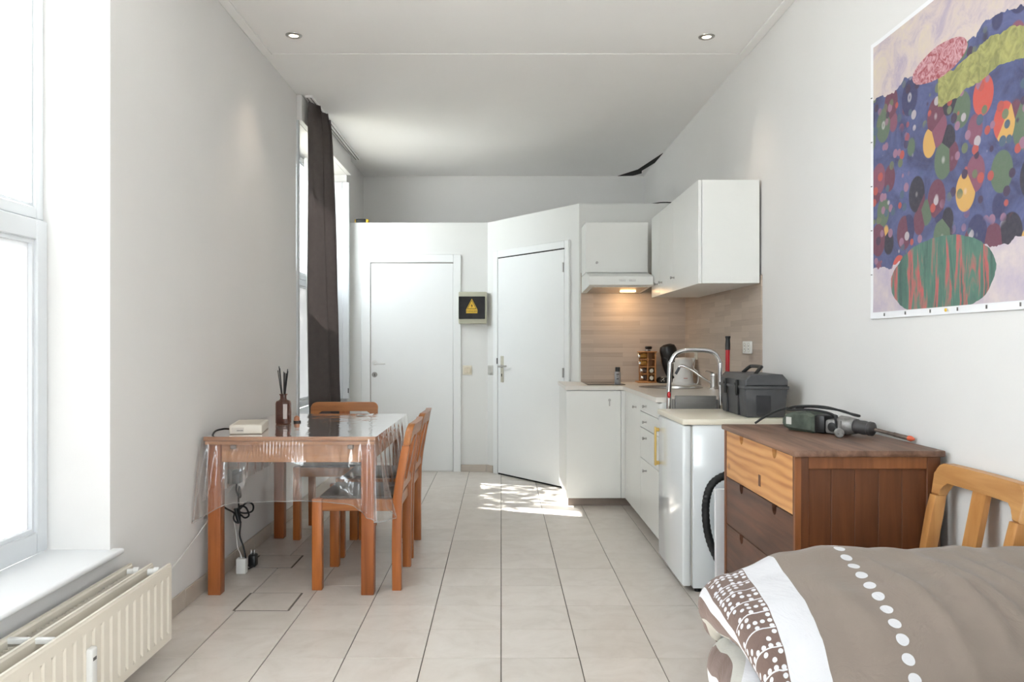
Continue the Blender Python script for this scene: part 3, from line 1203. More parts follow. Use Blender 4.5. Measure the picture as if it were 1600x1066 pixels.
# black and yellow tool on the ledge, flat dark tray on the box room
t_ = thing('tape_measure', 'small black and yellow tool lying on the partition ledge', 'tool', (-1.335, 7.53, 2.373))
mb = MB()
mb.box(-1.388, -1.292, 7.505, 7.56, 2.3735, 2.411, 0.006, 2)
part('body', mb, m_black, t_)
mb = MB()
mb.box(-1.291, -1.268, 7.505, 7.56, 2.3735, 2.409, 0.006, 2)
part('end_cap', mb, m_yellow, t_, 'yellow end cap')
mb = MB()
mb.box(-1.400, -1.389, 7.507, 7.558, 2.3735, 2.407, 0.004, 2)
part('end_cap', mb, m_yellow, t_, 'yellow end cap')
mb = MB()
mb.tube([(1.24, 6.52, 2.378), (1.33, 6.53, 2.392), (1.42, 6.52, 2.388), (1.46, 6.56, 2.379), (1.38, 6.64, 2.379)], 0.005, 6, smooth=6)
single('cable_scrap', mb, m_black, 'short black cable lying on top of the box room', 'cable')

# ------------------------------------------------------------------ ceiling spotlights
for i, (x, y, lb) in enumerate(((-1.20, 4.548, 'round recessed ceiling spotlight on the window side of the room'), (1.194, 4.567, 'round recessed ceiling spotlight on the kitchen side of the room'))):
    s = thing('ceiling_spotlight', lb, 'ceiling light', (x, y, ZC - 0.012), group='recessed ceiling spotlights')
    mb = MB()
    mb.lathe([(0.026, -0.004), (0.034, -0.009), (0.046, -0.004), (0.047, -0.0005), (0.026, -0.0005)], (x, y, ZC), 28)
    part('bezel', mb, m_steel, s)
    mb = MB()
    mb.lathe([(0, -0.003), (0.026, -0.003), (0.026, -0.001), (0, -0.001)], (x, y, ZC), 24)
    part('lens', mb, glow('warm_spot_lens', (255, 236, 205), 5.0), s, 'lit warm lens')
    L = bpy.data.lights.new('spot_light', 'SPOT')
    L.energy = 5
    L.color = (1, 0.82, 0.64)
    L.spot_size = math.radians(80)
    L.spot_blend = 0.8
    L.shadow_soft_size = 0.03
    lo = bpy.data.objects.new('spot_light', L)
    COL.objects.link(lo)
    lo.location = (x, y, ZC - 0.02)

# ------------------------------------------------------------------ fridge
fr = thing('fridge', 'white under-counter fridge with cream top between chest and kitchen', 'fridge', (1.2, 4.14, 0))
mb = MB()
mb.box(0.938, 1.49, 3.845, 4.438, 0.02, 0.822, 0.006, 2)
part('body', mb, m_whitegloss, fr)
mb = MB()
mb.box(0.888, 0.930, 3.845, 4.438, 0.03, 0.818, 0.010, 3)
dr = part('door', mb, m_whitegloss, fr)
mb = MB()
mb.box(0.930, 0.938, 3.852, 4.43, 0.034, 0.814)
part('door_seal', mb, m_greyplas, fr)
mb = MB()
mb.box(0.862, 0.872, 4.405, 4.433, 0.535, 0.752, 0.004, 2)
mb.box(0.870, 0.889, 4.408, 4.430, 0.540, 0.560, 0.003)
mb.box(0.870, 0.889, 4.408, 4.430, 0.726, 0.746, 0.003)
part('handle', mb, m_brass, dr, 'yellowed bar handle')
mb = MB()
mb.box(0.884, 1.505, 3.832, 4.446, 0.823, 0.851, 0.003, 2)
part('top_slab', mb, m_cream, fr, 'cream laminate top slab')
for x, y in ((0.97, 3.88), (1.45, 3.88), (0.97, 4.40), (1.45, 4.40)):
    mb = MB()
    mb.cyl((x, y, 0.0), (x, y, 0.022), 0.018, n=12)
    part('foot', mb, m_black, fr)

# folded step ladder in the gap behind the fridge
sl = thing('step_ladder', 'folded aluminium step ladder with looped chrome rail behind the fridge', 'ladder', (1.115, 4.52, 0))
mb = MB()
mb.tube([(0.958, 4.548, 0.02), (0.962, 4.54, 0.6), (0.972, 4.53, 1.06), (0.982, 4.528, 1.115), (1.005, 4.526, 1.158), (1.05, 4.525, 1.178), (1.12, 4.525, 1.182), (1.19, 4.525, 1.178), (1.235, 4.526, 1.158), (1.258, 4.528, 1.115), (1.264, 4.53, 1.06), (1.272, 4.54, 0.6), (1.275, 4.548, 0.02)], 0.0135, 12, smooth=4)
part('rail_loop', mb, m_chrome, sl)
for z in (0.25, 0.52, 0.77):
    mb = MB()
    mb.box(1.0, 1.236, 4.512, 4.532, z, z + 0.15, 0.003)
    for k in range(5):
        mb.box(1.004, 1.232, 4.507, 4.513, z + 0.02 + k * 0.026, z + 0.032 + k * 0.026)
    part('tread', mb, m_alu, sl, 'ribbed aluminium tread')
mb = MB()
for xx in (0.99, 1.238):
    mb.box(xx - 0.008, xx + 0.008, 4.508, 4.530, 0.0, 0.90, 0.003)
part('rear_leg', mb, m_alu, sl)
mb = MB()
mb.ball((0.966, 4.522, 0.925), 0.014, 12, (0.8, 0.8, 1.4))
part('lock_button', mb, m_red, sl, 'red locking button')
for xx in (0.958, 1.275):
    mb = MB()
    mb.cyl((xx, 4.548, 0.0), (xx, 4.548, 0.03), 0.017, n=12)
    part('rubber_foot', mb, m_blackrub, sl)

# red pole with black grip
bp_ = thing('broom_pole', 'red pole with black grip standing behind the toolbox', 'broom', (1.310, 4.575, 0))
mb = MB()
mb.cyl((1.305, 4.572, 0.02), (1.3165, 4.566, 1.19), 0.0125, n=14)
part('pole', mb, m_red, bp_)
mb = MB()
mb.lathe([(0, 0), (0.0145, 0), (0.015, 0.03), (0.013, 0.06), (0.014, 0.068), (0.016, 0.074), (0.015, 0.08), (0, 0.08)], (1.3164, 4.566, 1.183), 14, axis=(0.0115, -0.006, 1.17))
part('grip', mb, m_black, bp_, 'black rubber grip')
mb = MB()
mb.lathe([(0, 0), (0.018, 0), (0.018, 0.03), (0.013, 0.05), (0, 0.05)], (1.305, 4.572, 0.0), 14)
part('end_cap', mb, m_black, bp_)

# ------------------------------------------------------------------ kettle, coffee maker, spice rack, bottle
kx, ky = 1.405, 6.07
kt = thing('kettle', 'white electric kettle beside the wall behind the sink', 'kettle', (kx, ky, 0.904))
mb = MB()
mb.lathe([(0, 0), (0.084, 0), (0.086, 0.012), (0.080, 0.018), (0.078, 0.03), (0.072, 0.11), (0.072, 0.175), (0.070, 0.195), (0.055, 0.206), (0.0, 0.210)], (kx, ky, 0.9045), 32)
bd = part('body', mb, m_whiteplas, kt)
mb = MB()
mb.prism([(kx + 0.06, 1.05), (kx + 0.095, 1.105), (kx + 0.088, 1.112), (kx + 0.055, 1.11)], 1, ky - 0.018, ky + 0.018, 0.003)
part('spout', mb, m_whiteplas, kt)
mb = MB()
mb.tube([(kx - 0.062, ky - 0.012, 1.085), (kx - 0.098, ky - 0.016, 1.085), (kx - 0.112, ky - 0.018, 1.055), (kx - 0.104, ky - 0.018, 0.99), (kx - 0.075, ky - 0.014, 0.955)], 0.010, 8, smooth=5)
part('handle', mb, m_black, kt, 'black grip handle')
mb = MB()
mb.box(kx - 0.013, kx + 0.017, ky - 0.0785, ky - 0.0755, 0.952, 0.957)
part('logo', mb, M('faded_red_print', (190, 120, 116), 0.5), kt, 'small faded red mark')
mb = MB()
mb.tube([(kx + 0.07, ky - 0.055, 0.912), (1.492, 5.98, 0.915), (1.500, 5.98, 0.96), (1.496, 5.99, 1.005), (1.478, 6.03, 1.03), (1.490, 6.06, 1.06), (1.499, 6.08, 1.12)], 0.004, 6, smooth=6)
part('cord', mb, m_whiteplas, kt, 'white power cord')

cm = thing('coffee_maker', 'black pod coffee maker with rounded head behind the kettle', 'coffee maker', (1.33, 6.32, 0.904))
mb = MB()
mb.prism([(1.258, 0.905), (1.43, 0.905), (1.43, 0.935), (1.36, 0.94), (1.31, 0.955), (1.275, 0.945), (1.258, 0.925)], 1, 6.24, 6.40, 0.006)
part('base', mb, m_black, cm)
mb = MB()
for (xx, zz) in ((1.272, 0.923), (1.282, 0.933), (1.294, 0.924), (1.291, 0.939)):
    mb.cyl((xx, 6.2405, zz), (xx, 6.2385, zz), 0.004, n=8)
part('button', mb, m_whiteplas, cm, 'pale control buttons')
mb = MB()
mb.tube([(1.41, 6.33, 0.93), (1.372, 6.33, 1.0), (1.35, 6.33, 1.08), (1.352, 6.33, 1.15)], lambda t: 0.05 + 0.012 * t, 16, smooth=5, flat=1.0)
part('column', mb, m_black, cm)
mb = MB()
mb.lathe([(0, 0), (0.054, 0), (0.062, 0.02), (0.068, 0.06), (0.068, 0.10), (0.058, 0.128), (0.03, 0.142), (0, 0.144)], (1.365, 6.33, 1.075), 24, axis=(-0.22, 0, 1))
part('head', mb, m_black, cm)
mb = MB()
mb.box(1.275, 1.318, 6.243, 6.30, 0.9465, 0.956, 0.003)
part('drip_tray', mb, m_steel, cm)

rx, ry = 1.180, 6.365
rk = thing('spice_rack', 'bamboo spice rack holding mustard coloured jars beside the coffee maker', 'spice rack', (rx, ry, 0.904))
mb = MB()
mb.box(rx - 0.085, rx + 0.071, ry - 0.07, ry + 0.07, 0.9045, 0.916, 0.004)
part('base', mb, w_bamboo, rk)
mb = MB()
mb.box(rx - 0.070, rx + 0.075, ry - 0.06, ry + 0.06, 1.148, 1.157, 0.003)
part('top', mb, w_bamboo, rk)
mb = MB()
mb.box(rx + 0.054, rx + 0.066, ry - 0.055, ry + 0.055, 0.916, 1.148, 0.001)
part('side_board', mb, w_bamboo, rk)
mb = MB()
mb.box(rx - 0.005, rx + 0.003, ry - 0.055, ry + 0.055, 0.916, 1.148, 0.001)
part('divider', mb, w_bamboo, rk)
mb = MB()
mb.box(rx - 0.055, rx + 0.060, ry + 0.048, ry + 0.056, 0.916, 1.148, 0.001)
part('back_board', mb, w_bamboo, rk)
for k in range(3):
    mb = MB()
    z = 0.972 + k * 0.058
    mb.box(rx - 0.052, rx + 0.054, ry - 0.05, ry + 0.05, z, z + 0.006)
    part('shelf', mb, w_bamboo, rk)
for k in range(4):
    z = 0.946 + k * 0.0585
    dx = (0.016, 0.010, -0.004, -0.008)[k]
    for side in (0, 1):
        zz = z if side == 0 else z
        if side == 0:
            lb = ('lowest', 'second lowest', 'second highest', 'highest')[k]
            jr = thing('spice_jar', 'small spice jar lying with its silver lid out, %s in the rack' % lb, 'jar', (rx - 0.04, ry - 0.02, zz), group='spice jars in the bamboo rack')
            x1_, x0_ = rx - 0.008, rx - 0.052 + dx
            mb = MB()
            mb.lathe([(0, 0), (0.019, 0), (0.020, 0.003), (0.020, x1_ - x0_ - 0.004), (0.017, x1_ - x0_), (0, x1_ - x0_)], (x0_, ry - 0.024, zz), 16, axis=(1, 0, 0))
            part('jar_body', mb, m_spice if k > 1 else m_rust, jr)
            mb = MB()
            mb.lathe([(0, 0), (0.018, 0), (0.019, 0.003), (0.019, 0.016), (0, 0.016)], (x0_ - 0.0165, ry - 0.024, zz), 16, axis=(1, 0, 0))
            part('lid', mb, m_chrome, jr, 'silver lid')
    if k < 2:
        lb = ('lower', 'upper')[k]
        jr = thing('spice_jar', 'pale spice jar in the %s inner cell of the rack' % lb, 'jar', (rx + 0.028, ry - 0.03, z), group='spice jars in the bamboo rack')
        mb = MB()
        mb.lathe([(0, 0), (0.016, 0), (0.017, 0.003), (0.017, 0.05), (0, 0.05)], (rx + 0.028, ry - 0.045, z - 0.003), 14, axis=(0, 1, 0))
        part('jar_body', mb, M('pale_spice', (176, 140, 92), 0.6), jr)
        mb = MB()
        mb.lathe([(0, 0), (0.016, 0), (0.016, 0.008), (0, 0.008)], (rx + 0.028, ry - 0.0535, z - 0.003), 14, axis=(0, 1, 0))
        part('lid', mb, m_beige, jr)
jr = thing('spice_jar', 'glass jar with black lid standing on top of the rack', 'jar', (rx + 0.01, ry - 0.01, 1.157), group='spice jars in the bamboo rack')
mb = MB()
mb.lathe([(0, 0), (0.024, 0), (0.026, 0.004), (0.022, 0.016), (0, 0.017)], (rx + 0.004, ry - 0.01, 1.1572), 18)
part('jar_body', mb, m_gear, jr)
mb = MB()
mb.lathe([(0, 0), (0.024, 0), (0.029, 0.012), (0.026, 0.022), (0, 0.023)], (rx + 0.012, ry - 0.01, 1.1745), 18)
part('lid', mb, m_black, jr, 'black lid')

bt = thing('spice_bottle', 'small grey label bottle with black cap standing on the hob', 'bottle', (0.94, 6.26, 0.910))
mb = MB()
mb.lathe([(0, 0), (0.024, 0), (0.0255, 0.004), (0.0255, 0.078), (0.022, 0.086), (0, 0.087)], (0.928, 6.26, 0.9105), 20)
part('bottle_body', mb, M('grey_bottle', (168, 166, 166), 0.4), bt)
mb = MB()
mb.lathe([(0, 0), (0.0195, 0), (0.0195, 0.034), (0.017, 0.037), (0, 0.037)], (0.928, 6.26, 0.9955), 18)
part('cap', mb, m_black, bt, 'black screw cap')
mb = MB()
mb.box(0.914, 0.936, 6.2328, 6.2342, 0.972, 0.981)
mb.box(0.917, 0.923, 6.2330, 6.2342, 0.958, 0.966)
mb.box(0.916, 0.932, 6.2330, 6.2342, 0.934, 0.946)
part('label_print', mb, m_ink, bt)

# ------------------------------------------------------------------ toolbox
tb = thing('toolbox', 'charcoal plastic toolbox with two latches standing on the fridge', 'toolbox', (1.32, 4.12, 0.851))
x0, x1, y0, y1, zb = 1.212, 1.424, 3.90, 4.35, 0.8515


def tapered(mb, x0, x1, y0, y1, z0, z1, t):
    bm_ = mb.bm
    A = [bm_.verts.new(c) for c in ((x0 + t, y0 + t, z0), (x1 - t, y0 + t, z0), (x1 - t, y1 - t, z0), (x0 + t, y1 - t, z0))]
    B = [bm_.verts.new(c) for c in ((x0, y0, z1), (x1, y0, z1), (x1, y1, z1), (x0, y1, z1))]
    fs = [bm_.faces.new(list(reversed(A))), bm_.faces.new(B)]
    for i in range(4):
        j = (i + 1) % 4
        fs.append(bm_.faces.new((A[i], A[j], B[j], B[i])))
    bmesh.ops.bevel(bm_, geom=list({e for f in fs for e in f.edges}), offset=0.007, segments=2, profile=0.5, affect='EDGES')


mb = MB()
tapered(mb, x0, x1, y0, y1, zb, 0.996, 0.010)
part('tub', mb, m_toolbox, tb)
mb = MB()
mb.box(x0 + 0.055, x1 - 0.085, y0 - 0.001, y0 + 0.012, zb + 0.012, zb + 0.11, 0.003)
part('end_recess', mb, m_toolbox2, tb)
mb = MB()
mb.box(x0 - 0.006, x1 + 0.006, y0 - 0.006, y1 + 0.006, 0.992, 1.008, 0.004, 2)
part('rim', mb, m_toolbox, tb)
mb = MB()
mb.prism([(x0, 1.008), (x1, 1.008), (x1, 1.038), (x1 - 0.026, 1.066), (x0 + 0.026, 1.066), (x0, 1.038)], 1, y0, y1, 0.006)
part('lid', mb, m_toolbox, tb)
for yy in (4.02, 4.22):
    mb = MB()
    mb.box(x0 - 0.016, x0 - 0.003, yy - 0.016, yy + 0.016, 0.955, 1.036, 0.004, 2)
    mb.box(x0 - 0.020, x0 - 0.010, yy - 0.012, yy + 0.012, 1.008, 1.022, 0.003)
    part('latch', mb, m_black, tb)
    mb = MB()
    mb.box(x0 - 0.002, x0 + 0.012, yy - 0.006, yy + 0.006, zb + 0.004, 0.955)
    part('groove', mb, m_toolbox2, tb)
mb = MB()
hx = (x0 + x1) / 2 + 0.012
mb.tube([(hx - 0.03, 4.02, 1.064), (hx + 0.0, 4.035, 1.094), (hx + 0.012, 4.06, 1.100), (hx + 0.012, 4.19, 1.100), (hx + 0.0, 4.215, 1.094), (hx - 0.03, 4.23, 1.064)], 0.0095, 8, smooth=3)
part('handle', mb, m_black, tb, 'black carry handle folded up')

# ------------------------------------------------------------------ chest of drawers
CX0, CX1, CY0, CY1, CZ = 0.998, 1.492, 2.668, 3.512, 0.858
ch = thing('chest_of_drawers', 'stained brown pine chest of drawers with one pale unstained drawer', 'chest', ((CX0 + CX1) / 2, (CY0 + CY1) / 2, 0))
mb = MB()
mb.box(CX0 - 0.010, CX1 + 0.010, CY0 - 0.016, CY1 + 0.016, CZ - 0.022, CZ, 0.005, 2)
part('top_board', mb, w_chest_top, ch, 'worn brown top board')
for yy, nm in ((CY0, 0), (CY1 - 0.024, 1)):
    mb = MB()
    mb.box(CX0, CX0 + 0.046, yy, yy + 0.024, 0.0, CZ - 0.022, 0.0015)
    part('post', mb, w_chest, ch)
    mb = MB()
    mb.box(CX1 - 0.046, CX1, yy, yy + 0.024, 0.0, CZ - 0.022, 0.0015)
    part('post', mb, w_chest, ch)
    mb = MB()
    mb.box(CX0 + 0.046, CX1 - 0.046, yy, yy + 0.022, CZ - 0.022 - 0.042, CZ - 0.022, 0.0015)
    part('rail', mb, w_chestedge, ch)
    mb = MB()
    mb.box(CX0 + 0.046, CX1 - 0.046, yy, yy + 0.022, 0.06, 0.11, 0.0015)
    part('rail', mb, w_chest, ch)
    wv = (CX1 - CX0 - 0.092) / 5
    for k in range(5):
        mb = MB()
        xa = CX0 + 0.046 + k * wv
        mb.box(xa + 0.0004, xa + wv - 0.0004, yy + 0.009, yy + 0.019, 0.11, CZ - 0.064, 0.0012)
        part('plank', mb, w_chest, ch)
mb = MB()
mb.box(CX0 - 0.0005, CX0 + 0.02, CY0 - 0.001, CY0 + 0.012, 0.0, CZ - 0.0225)
part('edge_strip', mb, w_chestedge, ch)
mb = MB()
mb.box(CX0 - 0.0005, CX0 + 0.02, CY1 - 0.018, CY1 + 0.001, 0.0, CZ - 0.0225)
part('edge_strip', mb, w_chestedge, ch)
mb = MB()
mb.box(CX0 + 0.035, CX1 - 0.004, CY0 + 0.03, CY1 - 0.03, 0.06, CZ - 0.03)
part('inner_box', mb, m_dark, ch)


def notch_front(y0, y1, z0, z1, cuts, r=0.022):
    pts = [(y0, z0), (y1, z0), (y1, z1)]
    for c in sorted(cuts, reverse=True):
        pts.append((c + r, z1))
        for i in range(0, 11):
            a = -PI * i / 10
            pts.append((c + r * math.cos(a), z1 - 0.014 + r * math.sin(a)))
        pts.append((c - r, z1))
    pts.append((y0, z1))
    return pts


dz = [(0.632, 0.834), (0.424, 0.628), (0.216, 0.420), (0.064, 0.212)]
for k, (za, zb_) in enumerate(dz):
    mb = MB()
    mb.prism(notch_front(CY0 + 0.027, CY1 - 0.027, za, zb_, (CY0 + 0.21, CY1 - 0.24)), 0, CX0 + 0.002, CX0 + 0.022, 0.0012)
    part('drawer', mb, w_pine if k == 0 else w_drawer, ch, 'pale unstained pine drawer' if k == 0 else None)
mb = MB()
mb.box(CX0 + 0.0008, CX0 + 0.003, CY0 + 0.36, CY0 + 0.385, 0.668, 0.712)
part('patch', mb, w_chest, ch, 'dark wooden plug mark')

# ------------------------------------------------------------------ hose and board between chest and fridge
mb = MB()
hp_ = [(1.13, 3.765, 0.02), (1.045, 3.765, 0.17), (0.994, 3.77, 0.30), (0.982, 3.77, 0.45), (1.02, 3.77, 0.555), (1.13, 3.77, 0.598), (1.25, 3.77, 0.555), (1.29, 3.77, 0.45), (1.28, 3.77, 0.3), (1.24, 3.765, 0.15), (1.20, 3.765, 0.02)]
mb.tube(hp_, lambda t: 0.0185 + 0.0012 * math.sin(t * 2 * PI * 62), 12, smooth=26)
single('ribbed_hose', mb, m_blackrub, 'black ribbed hose arching behind the white board', 'hose')
mb = MB()
mb.box(0.992, 1.42, 3.62, 3.645, 0.0, 0.546, 0.002, rot=Matrix.Rotation(math.radians(-2.5), 3, 'X'), pivot=(1.2, 3.62, 0))
single('white_board', mb, M('white_panel_board', (226, 226, 228), 0.4), 'white board leaning between the chest and the fridge', 'board')

# ------------------------------------------------------------------ rotary hammer drill on the chest
dl = thing('hammer_drill', 'dusty green and grey corded hammer drill lying on the chest', 'drill', (1.322, 3.175, CZ), math.atan2(-0.85, 0.53))
dl.scale = (0.9, 0.95, 0.95)
mb = MB()
# rear housing: rounded block
prof = [(-0.205, 0.030), (-0.195, 0.016), (-0.165, 0.004), (-0.04, 0.0), (-0.03, 0.004), (-0.03, 0.076), (-0.06, 0.086), (-0.14, 0.084), (-0.185, 0.070), (-0.203, 0.052)]
mb.prism(prof, 1, -0.062, 0.052, 0.014)
part('rear_housing', mb, m_green, dl, 'dusty green rear housing', local=True)
mb = MB()
mb.box(-0.034, 0.022, -0.056, 0.046, 0.002, 0.080, 0.012, 2)
part('motor_collar', mb, m_black, dl, local=True)
mb = MB()
mb.box(0.020, 0.098, -0.052, 0.040, 0.004, 0.064, 0.012, 2)
mb.lathe([(0, 0), (0.040, 0), (0.038, 0.03), (0.033, 0.065), (0.031, 0.07), (0, 0.07)], (0.07, -0.006, 0.041), 20, axis=(1, 0, 0))
gb = part('gearbox', mb, m_gear, dl, 'dusty grey metal gearbox', local=True)
mb = MB()
mb.lathe([(0, 0), (0.019, 0), (0.019, 0.006), (0.010, 0.008), (0, 0.008)], (0.058, -0.0515, 0.034), 16, axis=(0, -1, 0))
part('selector_dial', mb, m_black, gb, local=True)
mb = MB()
mb.lathe([(0, 0), (0.030, 0), (0.031, 0.006), (0.027, 0.012), (0.029, 0.04), (0.026, 0.060), (0.029, 0.064), (0.028, 0.078), (0.018, 0.086), (0.010, 0.088), (0, 0.088)], (0.14, -0.006, 0.041), 20, axis=(1, 0, -0.06))
part('chuck', mb, M('dark_chuck', (58, 56, 56), 0.5, var=0.2, vscale=40), dl, local=True)
mb = MB()
mb.lathe([(0, 0), (0.0075, 0), (0.0075, 0.085), (0.009, 0.088), (0.009, 0.15), (0, 0.152)], (0.226, -0.006, 0.036), 12, axis=(1, 0, -0.14))
bt_ = part('bit', mb, m_rust, dl, local=True)
mb = MB()
mb.lathe([(0, 0), (0.010, 0), (0.011, 0.012), (0.004, 0.026), (0, 0.027)], (0.374, -0.006, 0.0155), 10, axis=(1, 0, -0.1))
part('bit_tip', mb, m_orange, bt_, 'orange red tip', local=True)
mb = MB()
mb.box(-0.175, -0.145, -0.0645, -0.0615, 0.028, 0.060, 0.002)
part('badge', mb, m_greyplas, dl, 'worn pale round badge', local=True)
cab = [(-0.14, 0.01, 0.092), (-0.19, 0.03, 0.094), (-0.21, 0.06, 0.088), (-0.17, 0.07, 0.098), (-0.06, 0.04, 0.102), (0.05, 0.02, 0.098), (0.12, 0.01, 0.085), (0.13, 0.03, 0.082), (0.06, 0.05, 0.088), (-0.05, 0.045, 0.106), (-0.16, 0.02, 0.104), (-0.20, -0.02, 0.092), (-0.17, -0.045, 0.090), (-0.06, -0.03, 0.096), (0.04, -0.03, 0.085), (0.08, -0.058, 0.062), (0.098, -0.078, 0.034), (0.11, -0.088, 0.018)]
mb = MB()
mb.tube(cab, 0.0052, 8, smooth=6)
cb_ = part('cord', mb, m_blackrub, dl, 'black cord coiled on top', local=True)
mb = MB()
mb.tube([(-0.20, -0.02, 0.094), (-0.245, -0.03, 0.082), (-0.29, -0.06, 0.055), (-0.33, -0.09, 0.02)], 0.0052, 8, smooth=5)
part('cord_tail', mb, m_blackrub, dl, local=True)
mb = MB()
mb.lathe([(0, 0), (0.007, 0), (0.010, 0.012), (0.018, 0.022), (0.019, 0.042), (0.017, 0.045), (0, 0.045)], (0.104, -0.083, 0.021), 14, axis=(0.75, -0.6, -0.05))
pg = part('plug', mb, m_gear, dl, 'grey two-pin plug', local=True)
mb = MB()
for s in (-1, 1):
    q0 = Vector((0.138 + 0.006 * s, -0.11 + 0.0075 * s, 0.019))
    mb.cyl(q0, q0 + Vector((0.0146, -0.0117, -0.001)), 0.0022, n=8)
part('pin', mb, m_chrome, pg, local=True)


# ------------------------------------------------------------------ chairs
def make_chair(name, label, group):
    """origin on the floor, faces local +X"""
    t = thing(name, label, 'chair', (0, 0, 0), group=group)
    W = 0.2275
    for s in (-1, 1):
        mb = MB()
        yc = s * (W - 0.024)
        mb.box(0.172, 0.222, yc - 0.022, yc + 0.022, 0.0, 0.453, 0.004, 2)
        part('leg', mb, w_chair, t, local=True)
    for s in (-1, 1):
        mb = MB()
        yc = s * (W - 0.021)
        path = [(0.0, -0.197), (0.25, -0.196), (0.45, -0.200), (0.55, -0.212), (0.65, -0.230), (0.715, -0.243)]
        bm_ = mb.bm
        rings = []
        for z, xx in path:
            hx, hy = 0.0225 - 0.004 * max(0, (z - 0.45) / 0.3), 0.020
            rings.append([bm_.verts.new((xx + a * hx, yc + b * hy, z)) for a, b in ((-1, -1), (1, -1), (1, 1), (-1, 1))])
        for A, B in zip(rings[:-1], rings[1:]):
            for i in range(4):
                j = (i + 1) % 4
                bm_.faces.new((A[i], A[j], B[j], B[i]))
        bm_.faces.new(list(reversed(rings[0])))
        bm_.faces.new(rings[-1])
        bmesh.ops.bevel(bm_, geom=[e for e in bm_.edges if abs(e.verts[0].co.z - e.verts[1].co.z) > 0.02], offset=0.005, segments=2, profile=0.5, affect='EDGES')
        part('leg', mb, w_chair, t, local=True)
    # top rail: inverted U with rounded corners, bowed and leaning
    H, r, ri = 0.105, 0.036, 0.030
    wo, wi = W - 0.001, W - 0.043
    ht = 0.060
    poly = [(-wo, 0)]
    for i in range(7):
        a = PI - (PI / 2) * i / 6
        poly.append((-wo + r + r * math.cos(a), H - r + r * math.sin(a)))
    for k in range(1, 8):
        poly.append((-wo + r + (2 * wo - 2 * r) * k / 8, H))
    for i in range(7):
        a = PI / 2 - (PI / 2) * i / 6
        poly.append((wo - r + r * math.cos(a), H - r + r * math.sin(a)))
    poly += [(wo, 0), (wi, 0)]
    hi = H - ht
    for i in range(6):
        a = (PI / 2) * i / 5
        poly.append((wi - ri + ri * math.cos(a), hi - ri + ri * math.sin(a)))
    for k in range(1, 8):
        poly.append((wi - ri - (2 * wi - 2 * ri) * k / 8, hi))
    for i in range(6):
        a = PI / 2 + (PI / 2) * i / 5
        poly.append((-wi + ri + ri * math.cos(a), hi - ri + ri * math.sin(a)))
    poly.append((-wi, 0))
    mb = MB()
    mb.prism(poly, 0, -0.017, 0.017, 0.005)
    for v in mb.bm.verts:
        yy, zz = v.co.y, v.co.z
        v.co.x += -0.244 - 0.20 * zz - 0.014 * (1 - (yy / wo) ** 2)
        v.co.z = zz + 0.716
    part('top_rail', mb, w_chairx, t, local=True)
    mb = MB()
    mb.box(-0.017, 0.013, -W + 0.041, W - 0.041, 0.478, 0.522, 0.003)
    for v in mb.bm.verts:
        v.co.x += -0.205
    part('lower_rail', mb, w_chairx, t, local=True)
    mb = MB()
    bm_ = mb.bm
    rings = []
    for z in (0.520, 0.58, 0.64, 0.70, 0.764):
        xx = -0.206 - 0.20 * max(0, z - 0.52) - 0.010
        rings.append([bm_.verts.new((xx + a * 0.009, b * 0.034, z)) for a, b in ((-1, -1), (1, -1), (1, 1), (-1, 1))])
    for A, B in zip(rings[:-1], rings[1:]):
        for i in range(4):
            j = (i + 1) % 4
            bm_.faces.new((A[i], A[j], B[j], B[i]))
    bm_.faces.new(list(reversed(rings[0])))
    bm_.faces.new(rings[-1])
    part('slat', mb, w_chair, t, local=True)
    for s in (-1, 1):
        mb = MB()
        yc = s * (W - 0.022)
        mb.box(-0.176, 0.172, yc - 0.012, yc + 0.016, 0.392, 0.450, 0.002)
        part('seat_rail', mb, w_chairf, t, local=True)
    for xx in (0.186, -0.206):
        mb = MB()
        mb.box(xx, xx + 0.022, -W + 0.046, W - 0.046, 0.392, 0.448, 0.002)
        part('seat_rail', mb, w_chairx, t, local=True)
    mb = MB()
    mb.box(-0.178, 0.19, -W + 0.030, W - 0.030, 0.440, 0.464, 0.009, 3)
    part('seat', mb, m_seat, t, 'dark brown padded seat', local=True)
    return t


def dup(root, loc, rz, label):
    r = root.copy()
    COL.objects.link(r)
    r.location = loc
    r.rotation_euler = (0, 0, rz)
    r['label'] = label
    for c0 in root.children:
        c = c0.copy()
        COL.objects.link(c)
        c.parent = r
    return r


G = 'orange oak chairs with dark seats'
cA = make_chair('dining_chair', 'oak dining chair at the near end of the table side, dark seat', G)
cA.location = (-0.713, 4.105, 0)
cA.rotation_euler = (0, 0, PI)
dup(cA, (-0.718, 4.69, 0), PI, 'second oak dining chair along the table side, just behind the first')
dup(cA, (-1.065, 5.09, 0), -PI / 2, 'oak dining chair at the far end of the table facing the room')
worn = dup(cA, (1.218, 2.421, 0), PI, 'worn oak chair standing against the wall behind the bed')
w_worn = wood('worn_honey_oak', (170, 112, 58), (206, 152, 92), 2, 0.4)
w_wornx = wood('worn_honey_oak_cross', (166, 112, 62), (206, 156, 98), 1, 0.4)
for c in worn.children:
    if c.name.split('.')[0] != 'seat':
        c.material_slots[0].link = 'OBJECT'
        c.material_slots[0].material = w_wornx if 'rail' in c.name else w_worn

